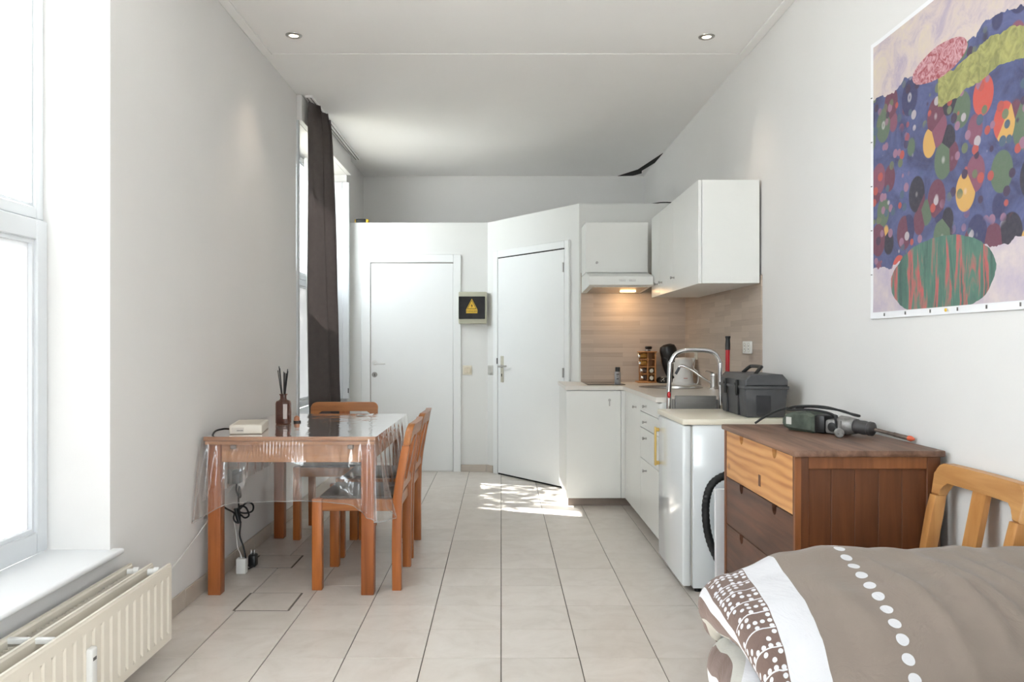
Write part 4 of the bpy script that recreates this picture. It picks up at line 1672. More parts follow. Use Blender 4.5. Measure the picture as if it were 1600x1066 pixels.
# ------------------------------------------------------------------ table
TX0, TX1, TY0, TY1, TZ = -1.433, -0.605, 3.78, 5.0, 0.7715
tb_ = thing('dining_table', 'honey coloured wooden extending table against the wall under clear plastic', 'table', ((TX0 + TX1) / 2, (TY0 + TY1) / 2, 0))
for ya, yb in ((TY0, 4.094), (4.096, 4.386), (4.388, TY1)):
    mb = MB()
    mb.box(TX0, TX1, ya, yb, TZ - 0.021, TZ, 0.003, 2)
    part('top_board', mb, w_table, tb_)
mb = MB()
mb.box(TX0 + 0.006, TX1 - 0.006, TY0 + 0.006, TY1 - 0.006, TZ - 0.040, TZ - 0.0225, 0.003, 2)
part('under_board', mb, w_table, tb_)
for (x, y) in ((TX0 + 0.012, TY0 + 0.025), (TX1 - 0.074, TY0 + 0.025), (TX0 + 0.012, TY1 - 0.087), (TX1 - 0.074, TY1 - 0.087)):
    mb = MB()
    mb.box(x, x + 0.062, y, y + 0.062, 0.0, TZ - 0.0405, 0.004, 2)
    part('leg', mb, w_tleg, tb_)
for y in (TY0 + 0.036, TY1 - 0.060):
    mb = MB()
    mb.box(TX0 + 0.075, TX1 - 0.075, y, y + 0.022, TZ - 0.128, TZ - 0.041, 0.002)
    part('apron', mb, w_table, tb_)
for x in (TX0 + 0.025, TX1 - 0.047):
    mb = MB()
    mb.box(x, x + 0.022, TY0 + 0.088, TY1 - 0.088, TZ - 0.128, TZ - 0.041, 0.002)
    part('apron', mb, w_tabley, tb_)
for x in (-1.295, -0.728):
    mb = MB()
    mb.box(x - 0.013, x + 0.013, TY0 + 0.012, TY0 + 0.036, TZ - 0.062, TZ - 0.0405, 0.003)
    part('stop_block', mb, m_kick, tb_, 'small grey sliding stop')

# clear plastic cloth
cx0, cx1, cy0, cy1 = TX0 - 0.003, TX1 + 0.004, TY0 - 0.004, TY1 + 0.003
rr_ = 0.010
per = []


def addp(x, y, nx, ny, tag):
    per.append((x, y, nx, ny, tag))


N1 = 420
for i in range(N1 + 1):      # front, left to right
    u = i / N1
    addp(cx0 + rr_ + (cx1 - cx0 - 2 * rr_) * u, cy0, 0, -1, ('f', u))
for i in range(1, 12):
    a = -PI / 2 + PI / 2 * i / 12
    addp(cx1 - rr_ + rr_ * math.cos(a), cy0 + rr_ + rr_ * math.sin(a), math.cos(a), math.sin(a), ('fr', i / 12))
for i in range(N1 + 1):      # right, front to back
    u = i / N1
    addp(cx1, cy0 + rr_ + (cy1 - cy0 - 2 * rr_) * u, 1, 0, ('r', u))
for i in range(1, 12):
    a = PI / 2 * i / 12
    addp(cx1 - rr_ + rr_ * math.cos(a), cy1 - rr_ + rr_ * math.sin(a), math.cos(a), math.sin(a), ('br', i / 12))
for i in range(61):
    u = i / 60
    addp(cx1 - rr_ - (cx1 - cx0 - 2 * rr_) * u, cy1, 0, 1, ('b', u))
for i in range(1, 12):
    a = PI / 2 + PI / 2 * i / 12
    addp(cx0 + rr_ + rr_ * math.cos(a), cy1 - rr_ + rr_ * math.sin(a), math.cos(a), math.sin(a), ('bl', i / 12))
for i in range(61):
    u = i / 60
    addp(cx0, cy1 - rr_ - (cy1 - cy0 - 2 * rr_) * u, -1, 0, ('l', u))
for i in range(1, 12):
    a = PI + PI / 2 * i / 12
    addp(cx0 + rr_ + rr_ * math.cos(a), cy0 + rr_ + rr_ * math.sin(a), math.cos(a), math.sin(a), ('lf', i / 12))
NT_ = 16
bm = bmesh.new()
rows = []
NP = len(per)
zt = TZ + 0.0012
for j in range(NT_ + 1):
    t = j / NT_
    row = []
    for i, (x, y, nx, ny, (sd_, u)) in enumerate(per):
        drop, off, lat = 0.312, 0.0015 + 0.006 * t, 0.0
        tx_, ty_ = -ny, nx
        if sd_ == 'f':
            dl_, dr_ = u * 0.82, (1 - u) * 0.82
            off += 0.010 * math.sin(PI * t) * math.sin(PI * u * 3) ** 2
            off += 0.007 * t * math.sin(u * 17 + 0.6) + 0.003 * t * math.sin(u * 41)
            wnd = max(0, 1 - ((u - 0.42) / 0.2) ** 2) * math.sin(PI * min(1, t / 0.36)) if t < 0.36 else max(0, 1 - ((u - 0.36) / 0.16) ** 2) * max(0, math.sin(PI * (t - 0.36) / 0.3)) * 0.6
            off += 0.0012 * wnd * (1 + math.sin(u * 330))
            off += 0.016 * math.exp(-((t - 0.25 - 1.3 * abs(u - 0.42)) / 0.10) ** 2) * t
            c = max(math.exp(-(dl_ / 0.075) ** 2), math.exp(-(dr_ / 0.075) ** 2))
            off += (0.085 if dl_ < dr_ else 0.05) * t * c * (0.7 + 0.3 * math.sin(u * 120))
            lat += (-0.028 if dl_ < dr_ else 0.012) * t * c
            drop += 0.075 * c + 0.004 * math.sin(u * 9)
        elif sd_ in ('fr', 'lf'):
            off += (0.085 if sd_ == 'lf' else 0.05) * t
            drop += 0.085
            if sd_ == 'lf':
                off = off if ny < -0.5 else 0.004 + (off - 0.004) * max(0, -ny)
        elif sd_ == 'r':
            d0, d1_ = u * 1.22, (1 - u) * 1.22
            c = max(math.exp(-(d0 / 0.075) ** 2), math.exp(-(d1_ / 0.075) ** 2))
            off += t * (0.012 + 0.016 * math.sin(u * 46 + 1.0) + 0.009 * math.sin(u * 97))
            off = max(off, 0.0015)
            off += 0.045 * t * c
            drop = 0.28 + 0.09 * c + 0.03 * math.sin(u * 6 + 1)
        elif sd_ in ('br',):
            off += 0.07 * t
            drop += 0.05
        elif sd_ == 'b':
            off += 0.010 * t * (1 + math.sin(u * 40))
        elif sd_ == 'l':
            off = 0.003 + 0.010 * t * (0.5 + 0.5 * math.sin(u * 50))
        else:
            off = 0.003 + 0.008 * t
        off += t * (0.5 + 0.5 * t) * max(-0.004, 0.014 * mnoise.noise(Vector((x * 9, y * 9, t * 1.6)))) if sd_ in ('f', 'r', 'fr') else 0.0
        X = x + nx * off + tx_ * lat
        Y = y + ny * off + ty_ * lat
        X = max(X, XL + 0.013)
        Z = zt - 0.002 - drop * t if j else zt
        row.append(bm.verts.new((X, Y, Z)))
    rows.append(row)
for A, B in zip(rows[:-1], rows[1:]):
    for i in range(NP):
        k2 = (i + 1) % NP
        bm.faces.new((A[i], A[k2], B[k2], B[i]))
bm.faces.new(rows[0])
mb = MB()
mb.bm.free()
mb.bm = bm
hem_pts = [v.co.copy() for v in rows[-1][:600]]
cloth = single('plastic_tablecloth', mb, m_film, 'clear crinkled plastic sheet draped over the wooden table', 'tablecloth', angle=60)

mb = MB()
bm_ = mb.bm
ha = [bm_.verts.new(q + Vector((0, 0, 0.004))) for q in hem_pts]
hb_ = [bm_.verts.new(q - Vector((0, 0, 0.0005))) for q in hem_pts]
for i in range(len(hem_pts) - 1):
    bm_.faces.new((ha[i], ha[i + 1], hb_[i + 1], hb_[i]))
m_hem = clear('plastic_film_hem', (0.95, 0.95, 0.95, 1), 0.08, 1.5, 0.28, (0.92, 0.92, 0.92, 1))
part('hem', mb, m_hem, cloth, 'milky folded hem', angle=60)

# ------------------------------------------------------------------ things on the table
rt = thing('router_box', 'flat ivory plastic router box on the table by the wall', 'router', (-1.285, 4.02, zt), math.radians(10))
mb = MB()
mb.box(-0.078, 0.078, -0.15, 0.13, 0.0005, 0.046, 0.006, 3)
bd_ = part('body', mb, m_router, rt, local=True)
mb = MB()
mb.box(-0.062, 0.062, -0.13, 0.115, 0.046, 0.0475, 0.001)
part('top_panel', mb, M('ivory_panel', (208, 199, 186), 0.5, var=0.01), rt, local=True)
mb = MB()
mb.box(-0.066, -0.008, -0.1508, -0.1498, 0.010, 0.034)
lb_ = part('sticker', mb, M('sticker_grey', (204, 196, 186), 0.5, var=0.05, vscale=50), rt, local=True)
mb = MB()
for k in range(6):
    mb.box(-0.041 + k * 0.005, -0.0378 + k * 0.005, -0.1513, -0.1506, 0.0165, 0.0215)
part('print_marks', mb, m_ink, lb_, 'small grey print', local=True)
mb = MB()
mb.tube([(-0.078, -0.10, 0.022), (-0.115, -0.115, 0.024), (-0.15, -0.15, 0.010), (-0.158, -0.185, -0.06), (-0.15, -0.17, -0.2)], 0.0045, 8, smooth=6)
part('cord', mb, m_black, rt, 'black cord', local=True)

df = thing('reed_diffuser', 'brown glass bottle with black reeds standing on the table', 'diffuser', (-1.216, 4.39, zt))
mb = MB()
mb.lathe([(0, 0.0005), (0.036, 0.0005), (0.040, 0.005), (0.040, 0.115), (0.036, 0.126), (0.020, 0.133), (0.0165, 0.140), (0.0165, 0.158), (0.021, 0.160), (0.021, 0.166), (0.0145, 0.166), (0.0145, 0.140), (0.034, 0.120), (0.036, 0.114), (0.036, 0.006), (0, 0.005)], (-1.216, 4.39, zt), 36, sq=3.2)
part('bottle', mb, m_brownglass, df, 'brown tinted glass bottle')
mb = MB()
mb.lathe([(0, 0.0055), (0.035, 0.0055), (0.0355, 0.05), (0, 0.05)], (-1.216, 4.39, zt), 32, sq=3.2)
part('oil', mb, m_oil, df)
mb = MB()
mb.box(-1.206, -1.184, 4.3465, 4.348, zt + 0.030, zt + 0.112, 0.0005)
part('label_sticker', mb, m_label, df, 'pale paper label')
for k in range(8):
    a = k * 2 * PI / 8 + 0.4
    tp = Vector((-1.216 + 0.030 * math.cos(a) + random.uniform(-.008, .008), 4.39 + 0.035 * math.sin(a), zt + 0.30 + random.uniform(-0.02, 0.035)))
    bs = Vector((-1.216 - 0.010 * math.cos(a), 4.39 - 0.010 * math.sin(a), zt + 0.012))
    mb = MB()
    mb.cyl(bs, tp, 0.0026, n=8)
    part('reed', mb, m_black, df)
cp = thing('bottle_cap', 'small copper cap with black rim beside the reed bottle', 'cap', (-1.155, 4.47, zt))
mb = MB()
mb.lathe([(0, 0), (0.020, 0), (0.021, 0.002), (0.021, 0.008), (0, 0.0085)], (-1.160, 4.47, zt + 0.0004), 20)
part('rim', mb, m_black, cp)
mb = MB()
mb.lathe([(0, 0), (0.017, 0), (0.015, 0.02), (0.006, 0.028), (0, 0.029)], (-1.162, 4.47, zt + 0.009), 20)
part('cap_body', mb, M('copper_cap', (186, 128, 96), 0.4, 0.2), cp)
mb = MB()


def sheetfn(u, v):
    return Vector((-0.90 + 0.10 * u, 4.86 + 0.09 * v, zt + 0.0012 + 0.006 * max(0, u - 0.3) * v + 0.002 * math.sin(5 * u + 3 * v)))


mb.grid(sheetfn, 8, 8)
single('paper_slip', mb, m_paper, 'small white paper slip at the far end of the table', 'paper')

# ------------------------------------------------------------------ cables and chargers under the table
wp = thing('wall_plug', 'dark plug in a wall socket under the table', 'plug', (XL, 4.263, 0.50))
mb = MB()
mb.box(XL + 0.0005, XL + 0.012, 4.22, 4.31, 0.46, 0.55, 0.004, 2)
part('socket_plate', mb, m_greyplas, wp, 'grey socket plate')
mb = MB()
mb.box(XL + 0.012, XL + 0.055, 4.235, 4.295, 0.462, 0.535, 0.008, 2)
part('adapter', mb, m_black, wp)
mb = MB()
mb.tube([(XL + 0.035, 4.25, 0.462), (XL + 0.038, 4.235, 0.43), (XL + 0.045, 4.24, 0.40), (XL + 0.05, 4.262, 0.385), (XL + 0.045, 4.285, 0.40), (XL + 0.04, 4.28, 0.44), (XL + 0.04, 4.265, 0.39), (XL + 0.05, 4.24, 0.34), (XL + 0.06, 4.23, 0.30)], 0.0045, 8, smooth=6)
part('cord', mb, m_black, wp)
bc = thing('cable_bundle', 'black cable tied in a loose knot hanging under the table', 'cable', (-1.37, 4.15, 0.0))
mb = MB()
K = Vector((-1.395, 4.17, 0.30))
pts = [Vector((-1.44, 3.90, 0.46)), Vector((-1.42, 4.02, 0.385)), K + Vector((-0.01, -0.02, 0.02)), K + Vector((0.0, 0, -0.03)), K + Vector((-0.02, 0, -0.02)), K + Vector((-0.022, 0.0, 0.01)), K + Vector((0.012, 0, 0.045)), K + Vector((0.045, 0.01, 0.075)), K + Vector((0.075, 0.01, 0.062)), K + Vector((0.072, 0.01, 0.030)), K + Vector((0.040, 0.0, 0.020)), K + Vector((0.010, -0.01, 0.03)), K + Vector((0.015, -0.012, 0.06)), K + Vector((0.045, -0.01, 0.05)), K + Vector((0.058, -0.005, 0.01)), K + Vector((0.035, 0, -0.005)), K + Vector((0.01, 0.0, 0.01)), K + Vector((0.012, 0.0, -0.04)), K + Vector((0.008, 0.0, -0.10)), K + Vector((0.028, 0, -0.16)), K + Vector((0.040, 0, -0.22)), K + Vector((0.035, 0.04, -0.285)), K + Vector((0.05, 0.09, -0.288))]
mb.tube(pts, 0.0048, 8, smooth=7)
part('cable', mb, m_black, bc)
mb = MB()
mb.tube([K + Vector((-0.008, -0.016, 0.05)), K + Vector((0.0, -0.014, 0.01)), K + Vector((0.012, -0.014, -0.03))], 0.011, 10, smooth=3)
part('tie_wrap', mb, m_black, bc)
wc = thing('charger_block', 'white charger block standing on the floor under the table', 'charger', (-1.375, 4.17, 0))
mb = MB()
mb.box(-1.402, -1.350, 4.15, 4.195, 0.0008, 0.082, 0.006, 2)
part('body', mb, m_whiteplas, wc)
mb = MB()
mb.tube([(-1.378, 4.172, 0.081), (-1.384, 4.172, 0.105), (-1.40, 4.174, 0.14), (-1.408, 4.18, 0.2), (-1.42, 4.18, 0.27), (-1.432, 4.17, 0.35)], lambda t: 0.006 - 0.0042 * min(1, t * 4), 8, smooth=5)
part('cord', mb, m_whiteplas, wc)
bc2 = thing('charger_plug', 'black charger plug with pins up beside the white charger block', 'charger', (-1.355, 4.30, 0))
mb = MB()
mb.box(-1.378, -1.338, 4.275, 4.33, 0.0008, 0.068, 0.008, 2)
part('body', mb, m_black, bc2)
mb = MB()
for xx in (-1.367, -1.350):
    mb.cyl((xx, 4.30, 0.066), (xx, 4.30, 0.092), 0.0024, n=8)
part('pin', mb, m_chrome, bc2)
mb = MB()
mb.tube([(-1.435, 3.05, 0.20), (-1.44, 3.15, 0.165), (-1.445, 3.30, 0.20), (-1.450, 3.55, 0.25), (-1.452, 3.85, 0.33), (-1.452, 4.15, 0.42), (-1.45, 4.5, 0.53), (-1.45, 4.7, 0.60)], 0.0032, 6, smooth=6)
single('white_cable', mb, m_whiteplas, 'thin white cable running along the wall behind the table', 'cable')

# ------------------------------------------------------------------ curtain
ct = thing('curtain', 'dark grey curtain gathered in front of the tall window', 'curtain', (-1.36, 6.0, 0.25))


def curt(u, v):
    z = 2.965 - v * 2.68
    A = 0.052 + 0.050 * v ** 0.7
    xc = -1.362 + 0.040 * v
    ph = 2 * PI * (2.3 * u) - 1.5
    w = math.sin(ph)
    w = math.copysign(abs(w) ** 0.8, w)
    A *= 0.62 + 0.62 * u
    xc += 0.012 * u
    x = xc + A * w + 0.004 * math.sin(9 * v + 5 * u)
    yy = 5.668 + (0.457 + 0.06 * v) * u + 0.018 * math.sin(2 * ph)
    if v < 0.05:
        x += 0.006 * math.sin(u * 90) * (1 - v / 0.05)
    if v < 0.06:
        k = (0.06 - v) / 0.06
        x = x * (1 - 0.25 * k) + (-1.362) * 0.25 * k
    return Vector((max(x, -1.447), yy, z))


mb = MB()
mb.grid(curt, 120, 40)
bmesh.ops.solidify(mb.bm, geom=mb.bm.faces[:], thickness=0.004)
part('cloth', mb, M('dark_grey_curtain_cloth', (106, 99, 97), 0.85, var=0.06, vscale=30, bump=0.15, bscale=250), ct, angle=70)
mb = MB()


def sheer(u, v):
    return Vector((-1.60 + 0.02 * math.sin(u * 14) + 0.03 * v * u, 6.45 + 0.16 * u + 0.15 * v * (1 - u) - 0.04, 2.74 - 2.05 * v))


mb.grid(sheer, 30, 12)
single('sheer_curtain', mb, m_sheer, 'thin pale net curtain between the window and the dark curtain', 'curtain', angle=70)
rl = thing('curtain_rail', 'white double track curtain rail fixed to the ceiling', 'curtain rail', (-1.38, 6.6, 2.99))
mb = MB()
mb.box(-1.408, -1.356, 5.64, 7.56, ZC - 0.018, ZC - 0.0005, 0.002)
part('track', mb, m_ceil, rl)
mb = MB()
mb.box(-1.398, -1.392, 5.65, 7.55, ZC - 0.0195, ZC - 0.0175)
mb.box(-1.372, -1.366, 5.65, 7.55, ZC - 0.0195, ZC - 0.0175)
part('groove', mb, m_grout, rl)

# ------------------------------------------------------------------ radiator
rd = thing('radiator', 'cream ribbed panel radiator under the window', 'radiator', (-1.36, 2.1, 0.08))
RY0, RY1, RZ0, RZ1 = 1.25, 3.02, 0.082, 0.376


def rib_panel(xf, depth, ribs=True):
    mb = MB()
    bm_ = mb.bm
    pitch = 0.0545
    ys = [RY0]
    n = int((RY1 - RY0 - 0.05) / pitch)
    prof = []
    y_ = RY1 - 0.012
    pts = [(RY1, 0), (RY1 - 0.012, 0)]
    for i in range(n):
        a = RY1 - 0.014 - i * pitch
        pts += [(a - 0.006, 0), (a - 0.013, -0.007), (a - 0.026, -0.007), (a - 0.033, 0)]
    pts.append((RY0, 0))
    zs = [(RZ0, -0.012, 0), (RZ0 + 0.008, 0, 0), (RZ0 + 0.030, 0, 0), (RZ0 + 0.042, 0, 1), (RZ1 - 0.052, 0, 1), (RZ1 - 0.040, 0, 0), (RZ1 - 0.012, 0, 0), (RZ1 - 0.006, -0.003, 0), (RZ1, -0.003, 0)]
    grid = []
    for z, dx, on in zs:
        row = []
        for (yy, d) in pts:
            row.append(bm_.verts.new((xf + dx + (d if (on and ribs) else 0), yy, z)))
        grid.append(row)
    for A, B in zip(grid[:-1], grid[1:]):
        for i in range(len(A) - 1):
            bm_.faces.new((A[i], A[i + 1], B[i + 1], B[i]))
    bmesh.ops.recalc_face_normals(bm_, faces=bm_.faces[:])
    bmesh.ops.solidify(bm_, geom=bm_.faces[:], thickness=0.009)
    return mb


part('front_panel', rib_panel(-1.275, 0.01), m_rad, rd, 'ribbed cream front panel', angle=25)
part('middle_panel', rib_panel(-1.345, 0.01), m_rad, rd, angle=25)
part('rear_panel', rib_panel(-1.425, 0.01), m_rad, rd, angle=25)
mb = MB()
bm_ = mb.bm
zig = []
k = 0
y_ = RY0 + 0.03
while y_ < RY1 - 0.04:
    zig.append((-1.366 if k % 2 else -1.410, y_))
    k += 1
    y_ += 0.0115
va = [bm_.verts.new((x, yy, RZ0 + 0.03)) for x, yy in zig]
vb = [bm_.verts.new((x, yy, RZ1 - 0.024)) for x, yy in zig]
for i in range(len(zig) - 1):
    bm_.faces.new((va[i], va[i + 1], vb[i + 1], vb[i]))
part('convector_fin', mb, m_rad, rd, 'folded convector sheet between panels', angle=20, kind='stuff')
for (xa, xb) in ((-1.425, -1.355), (-1.345, -1.285)):
    for yy in (2.262, 1.5):
        mb = MB()
        mb.box(xa, xb, yy - 0.008, yy + 0.008, RZ1 - 0.020, RZ1 - 0.003, 0.002)
        part('spacer_bar', mb, m_whiteplas, rd, 'white spacer bar')
for xx in (-1.415, -1.338):
    mb = MB()
    mb.lathe([(0, 0), (0.013, 0), (0.013, 0.02), (0.017, 0.022), (0.017, 0.040), (0.010, 0.044), (0, 0.045)], (xx, RY1 - 0.045, RZ1 - 0.022), 14, axis=(1, 0.25, 0))
    part('vent_valve', mb, m_whiteplas, rd, 'white end valve')
mb = MB()
mb.box(-1.274, -1.250, 2.40, 2.437, 0.14, 0.285, 0.007, 3)
hm = part('heat_meter', mb, m_whiteplas, rd, 'pale heat cost meter clipped on the front')
mb = MB()
mb.box(-1.2505, -1.2493, 2.408, 2.428, 0.246, 0.256)
part('display', mb, m_ink, hm)
mb = MB()
for yy in (1.6, 2.7):
    mb.box(XL + 0.0005, -1.43, yy, yy + 0.03, 0.15, 0.34, 0.002)
part('wall_bracket', mb, m_rad, rd)

# ------------------------------------------------------------------ poster (plain abstract colour patches)
def poster_mat():
    k = NT('abstract_colour_print')
    tc = k.n('ShaderNodeTexCoord')
    uv = tc.outputs['UV']
    sp = k.n('ShaderNodeSeparateXYZ')
    k.l(uv, sp.inputs[0])
    U, V = sp.outputs[0], sp.outputs[1]

    def vor(scale, feature='F1', rnd=1.0, sx=1.0):
        mp = k.n('ShaderNodeMapping')
        mp.inputs['Scale'].default_value = (scale * sx, scale, 1)
        k.l(uv, mp.inputs[0])
        v = k.n('ShaderNodeTexVoronoi', feature=feature)
        v.inputs['Scale'].default_value = 1.0
        v.inputs['Randomness'].default_value = rnd
        k.l(mp.outputs[0], v.inputs['Vector'])
        return v
    wob = k.noise(uv, 5.0, 4, 0.6)
    fine = k.noise(uv, 60.0, 4, 0.7)
    field = k.ramp(k.noise(uv, 7.0, 5, 0.65, 1.0), [(0.3, lin((46, 52, 92))), (0.5, lin((70, 80, 124))), (0.7, lin((92, 98, 146)))])
    va_ = vor(8.5, sx=1.25)
    spa = k.n('ShaderNodeSeparateColor')
    k.l(va_.outputs['Color'], spa.inputs[0])
    cell = k.ramp(spa.outputs[0], [(0.0, lin((36, 36, 52))), (0.2, lin((104, 52, 72))), (0.38, lin((128, 72, 92))), (0.52, lin((44, 50, 92))), (0.66, lin((88, 108, 84))), (0.82, lin((196, 78, 64))), (0.92, lin((206, 160, 84)))], 'CONSTANT')
    ring = k.ramp(va_.outputs['Distance'], [(0.0, (0, 0, 0, 1)), (0.10, (1, 1, 1, 1)), (0.16, (0, 0, 0, 1))])
    body = k.ramp(va_.outputs['Distance'], [(0.52, (1, 1, 1, 1)), (0.55, (0, 0, 0, 1))])
    c = k.mix(body, field, cell)
    c = k.mix(k.math('MULTIPLY', ring, 0.55), c, lin((214, 206, 206)))
    vb_ = vor(22.0)
    spb = k.n('ShaderNodeSeparateColor')
    k.l(vb_.outputs['Color'], spb.inputs[0])
    small = k.ramp(spb.outputs[1], [(0.0, lin((176, 76, 66))), (0.16, lin((150, 108, 130))), (0.38, lin((104, 114, 84))), (0.58, lin((178, 168, 172))), (0.7, lin((60, 42, 70))), (0.86, lin((70, 92, 110)))], 'CONSTANT')
    sb = k.math('MULTIPLY', k.ramp(vb_.outputs['Distance'], [(0.33, (1, 1, 1, 1)), (0.38, (0, 0, 0, 1))]), k.ramp(k.noise(uv, 3.0, 2), [(0.40, (0, 0, 0, 1)), (0.46, (1, 1, 1, 1))]))
    c = k.mix(sb, c, small)
    # olive and pale zones to the far side
    ol = k.ramp(k.noise(uv, 18.0, 4, 0.6, 2.0), [(0.35, lin((126, 128, 70))), (0.65, lin((172, 168, 98)))])
    dO = k.math('ABSOLUTE', k.math('SUBTRACT', V, k.math('ADD', 0.655, k.math('MULTIPLY', wob, 0.10))))
    fO = k.math('MULTIPLY', k.math('LESS_THAN', dO, 0.05), k.math('GREATER_THAN', U, 0.42))
    c = k.mix(fO, c, ol)
    # pale lilac top band
    pale = k.ramp(k.noise(uv, 9.0, 5, 0.7, 0.8), [(0.3, lin((172, 158, 178))), (0.5, lin((206, 190, 186))), (0.7, lin((214, 200, 176)))])
    edge = k.math('ADD', 0.72, k.math('MULTIPLY', wob, 0.16))
    c = k.mix(k.math('GREATER_THAN', V, edge), c, pale)
    # red-pink knot
    rd_ = k.ramp(k.noise(uv, 26.0, 4, 0.6, 3.0), [(0.35, lin((150, 44, 56))), (0.6, lin((206, 160, 166)))])
    du = k.math('DIVIDE', k.math('SUBTRACT', U, 0.42), 0.16)
    dv_ = k.math('DIVIDE', k.math('SUBTRACT', V, 0.79), 0.055)
    d2_ = k.math('ADD', k.math('ADD', k.math('MULTIPLY', du, du), k.math('MULTIPLY', dv_, dv_)), k.math('MULTIPLY', wob, 0.6))
    c = k.mix(k.math('LESS_THAN', d2_, 1.2), c, rd_)
    # bottom: pale skin-lilac then green and coral streaks
    pl2 = k.ramp(k.noise(uv, 12.0, 4, 0.6), [(0.3, lin((182, 170, 190))), (0.7, lin((214, 200, 196)))])
    c = k.mix(k.math('LESS_THAN', V, k.math('ADD', 0.06, k.math('MULTIPLY', wob, 0.20))), c, pl2)
    mp = k.n('ShaderNodeMapping')
    mp.inputs['Rotation'].default_value = (0, 0, 0.9)
    mp.inputs['Scale'].default_value = (22, 3, 1)
    k.l(uv, mp.inputs[0])
    st = k.noise(mp.outputs[0], 1.0, 4, 0.6, 0.6)
    gr = k.ramp(st, [(0.34, lin((44, 84, 76))), (0.52, lin((76, 122, 104))), (0.60, lin((196, 84, 84))), (0.66, lin((60, 100, 88)))])
    du = k.math('DIVIDE', k.math('SUBTRACT', U, 0.42), 0.30)
    dv_ = k.math('DIVIDE', k.math('SUBTRACT', V, 0.10), 0.13)
    d3 = k.math('ADD', k.math('ADD', k.math('MULTIPLY', du, du), k.math('MULTIPLY', dv_, dv_)), k.math('MULTIPLY', wob, 0.5))
    c = k.mix(k.math('LESS_THAN', d3, 1.2), c, gr)
    c = k.mix(k.math('MULTIPLY', fine, 0.22), c, lin((150, 140, 146)))
    k.base(c)
    k.bsdf.inputs['Roughness'].default_value = 0.6
    return k.m


ps = thing('poster', 'large unframed colourful abstract paper poster on the white wall', 'poster', (1.515, 2.65, 1.32))
PY0, PY1, PZ0, PZ1 = 2.06, 3.215, 1.320, 2.440


def psurf(x, y0, y1, z0, z1, nm, mat, th):
    def f(u, v):
        yy = y1 + (y0 - y1) * u
        zz = z0 + (z1 - z0) * v
        cur = 0.006 * math.exp(-((zz - PZ0) / 0.05) ** 2) * (0.6 + 0.4 * math.sin(yy * 11)) + 0.004 * math.exp(-((PY1 - yy) / 0.04) ** 2)
        return Vector((x - cur, yy, zz))
    mb = MB()
    mb.grid(f, 40, 40, uvfn=lambda u, v: (u, v))
    return part(nm, mb, mat, ps, angle=60)


psurf(1.5165, PY0, PY1, PZ0, PZ1, 'paper_sheet', m_paper, 0.001)
pp = psurf(1.5150, PY0 + 0.02, PY1 - 0.022, PZ0 + 0.026, PZ1 - 0.018, 'print', poster_mat(), 0.001)
mb = MB()
for yy in (3.09, 2.93, 2.76, 2.595, 2.44, 2.28):
    mb.box(1.5045, 1.5085, yy - 0.0012, yy + 0.0012, PZ0 + 0.008, PZ0 + 0.020)
for zz in (1.50, 1.68, 1.86, 2.04, 2.22):
    mb.box(1.509, 1.512, PY1 - 0.014, PY1 - 0.006, zz - 0.0015, zz + 0.0015)
part('margin_marks', mb, m_ink, ps)
mb = MB()
mb.lathe([(0, 0), (0.006, 0), (0.006, 0.002), (0, 0.002)], (1.508, 2.665, PZ0 + 0.014), 12, axis=(-1, 0, 0))
part('yellow_dot', mb, m_yellow, ps)

# ------------------------------------------------------------------ bed and duvet
bed = thing('bed', 'low bed with white mattress below the patterned duvet', 'bed', (1.0, 1.7, 0))
mb = MB()
mb.box(0.56, 1.50, 0.35, 2.15, 0.13, 0.262, 0.03, 3)
part('mattress', mb, m_mattress, bed)
mb = MB()
mb.box(0.56, 1.50, 0.33, 2.16, 0.07, 0.128, 0.004)
part('bed_frame', mb, w_bed, bed)
for x, y in ((0.60, 0.38), (1.46, 0.38), (0.60, 2.13), (1.46, 2.13)):
    mb = MB()
    mb.box(x - 0.025, x + 0.025, y - 0.025, y + 0.025, 0.0, 0.071, 0.003)
    part('leg', mb, w_bed, bed)


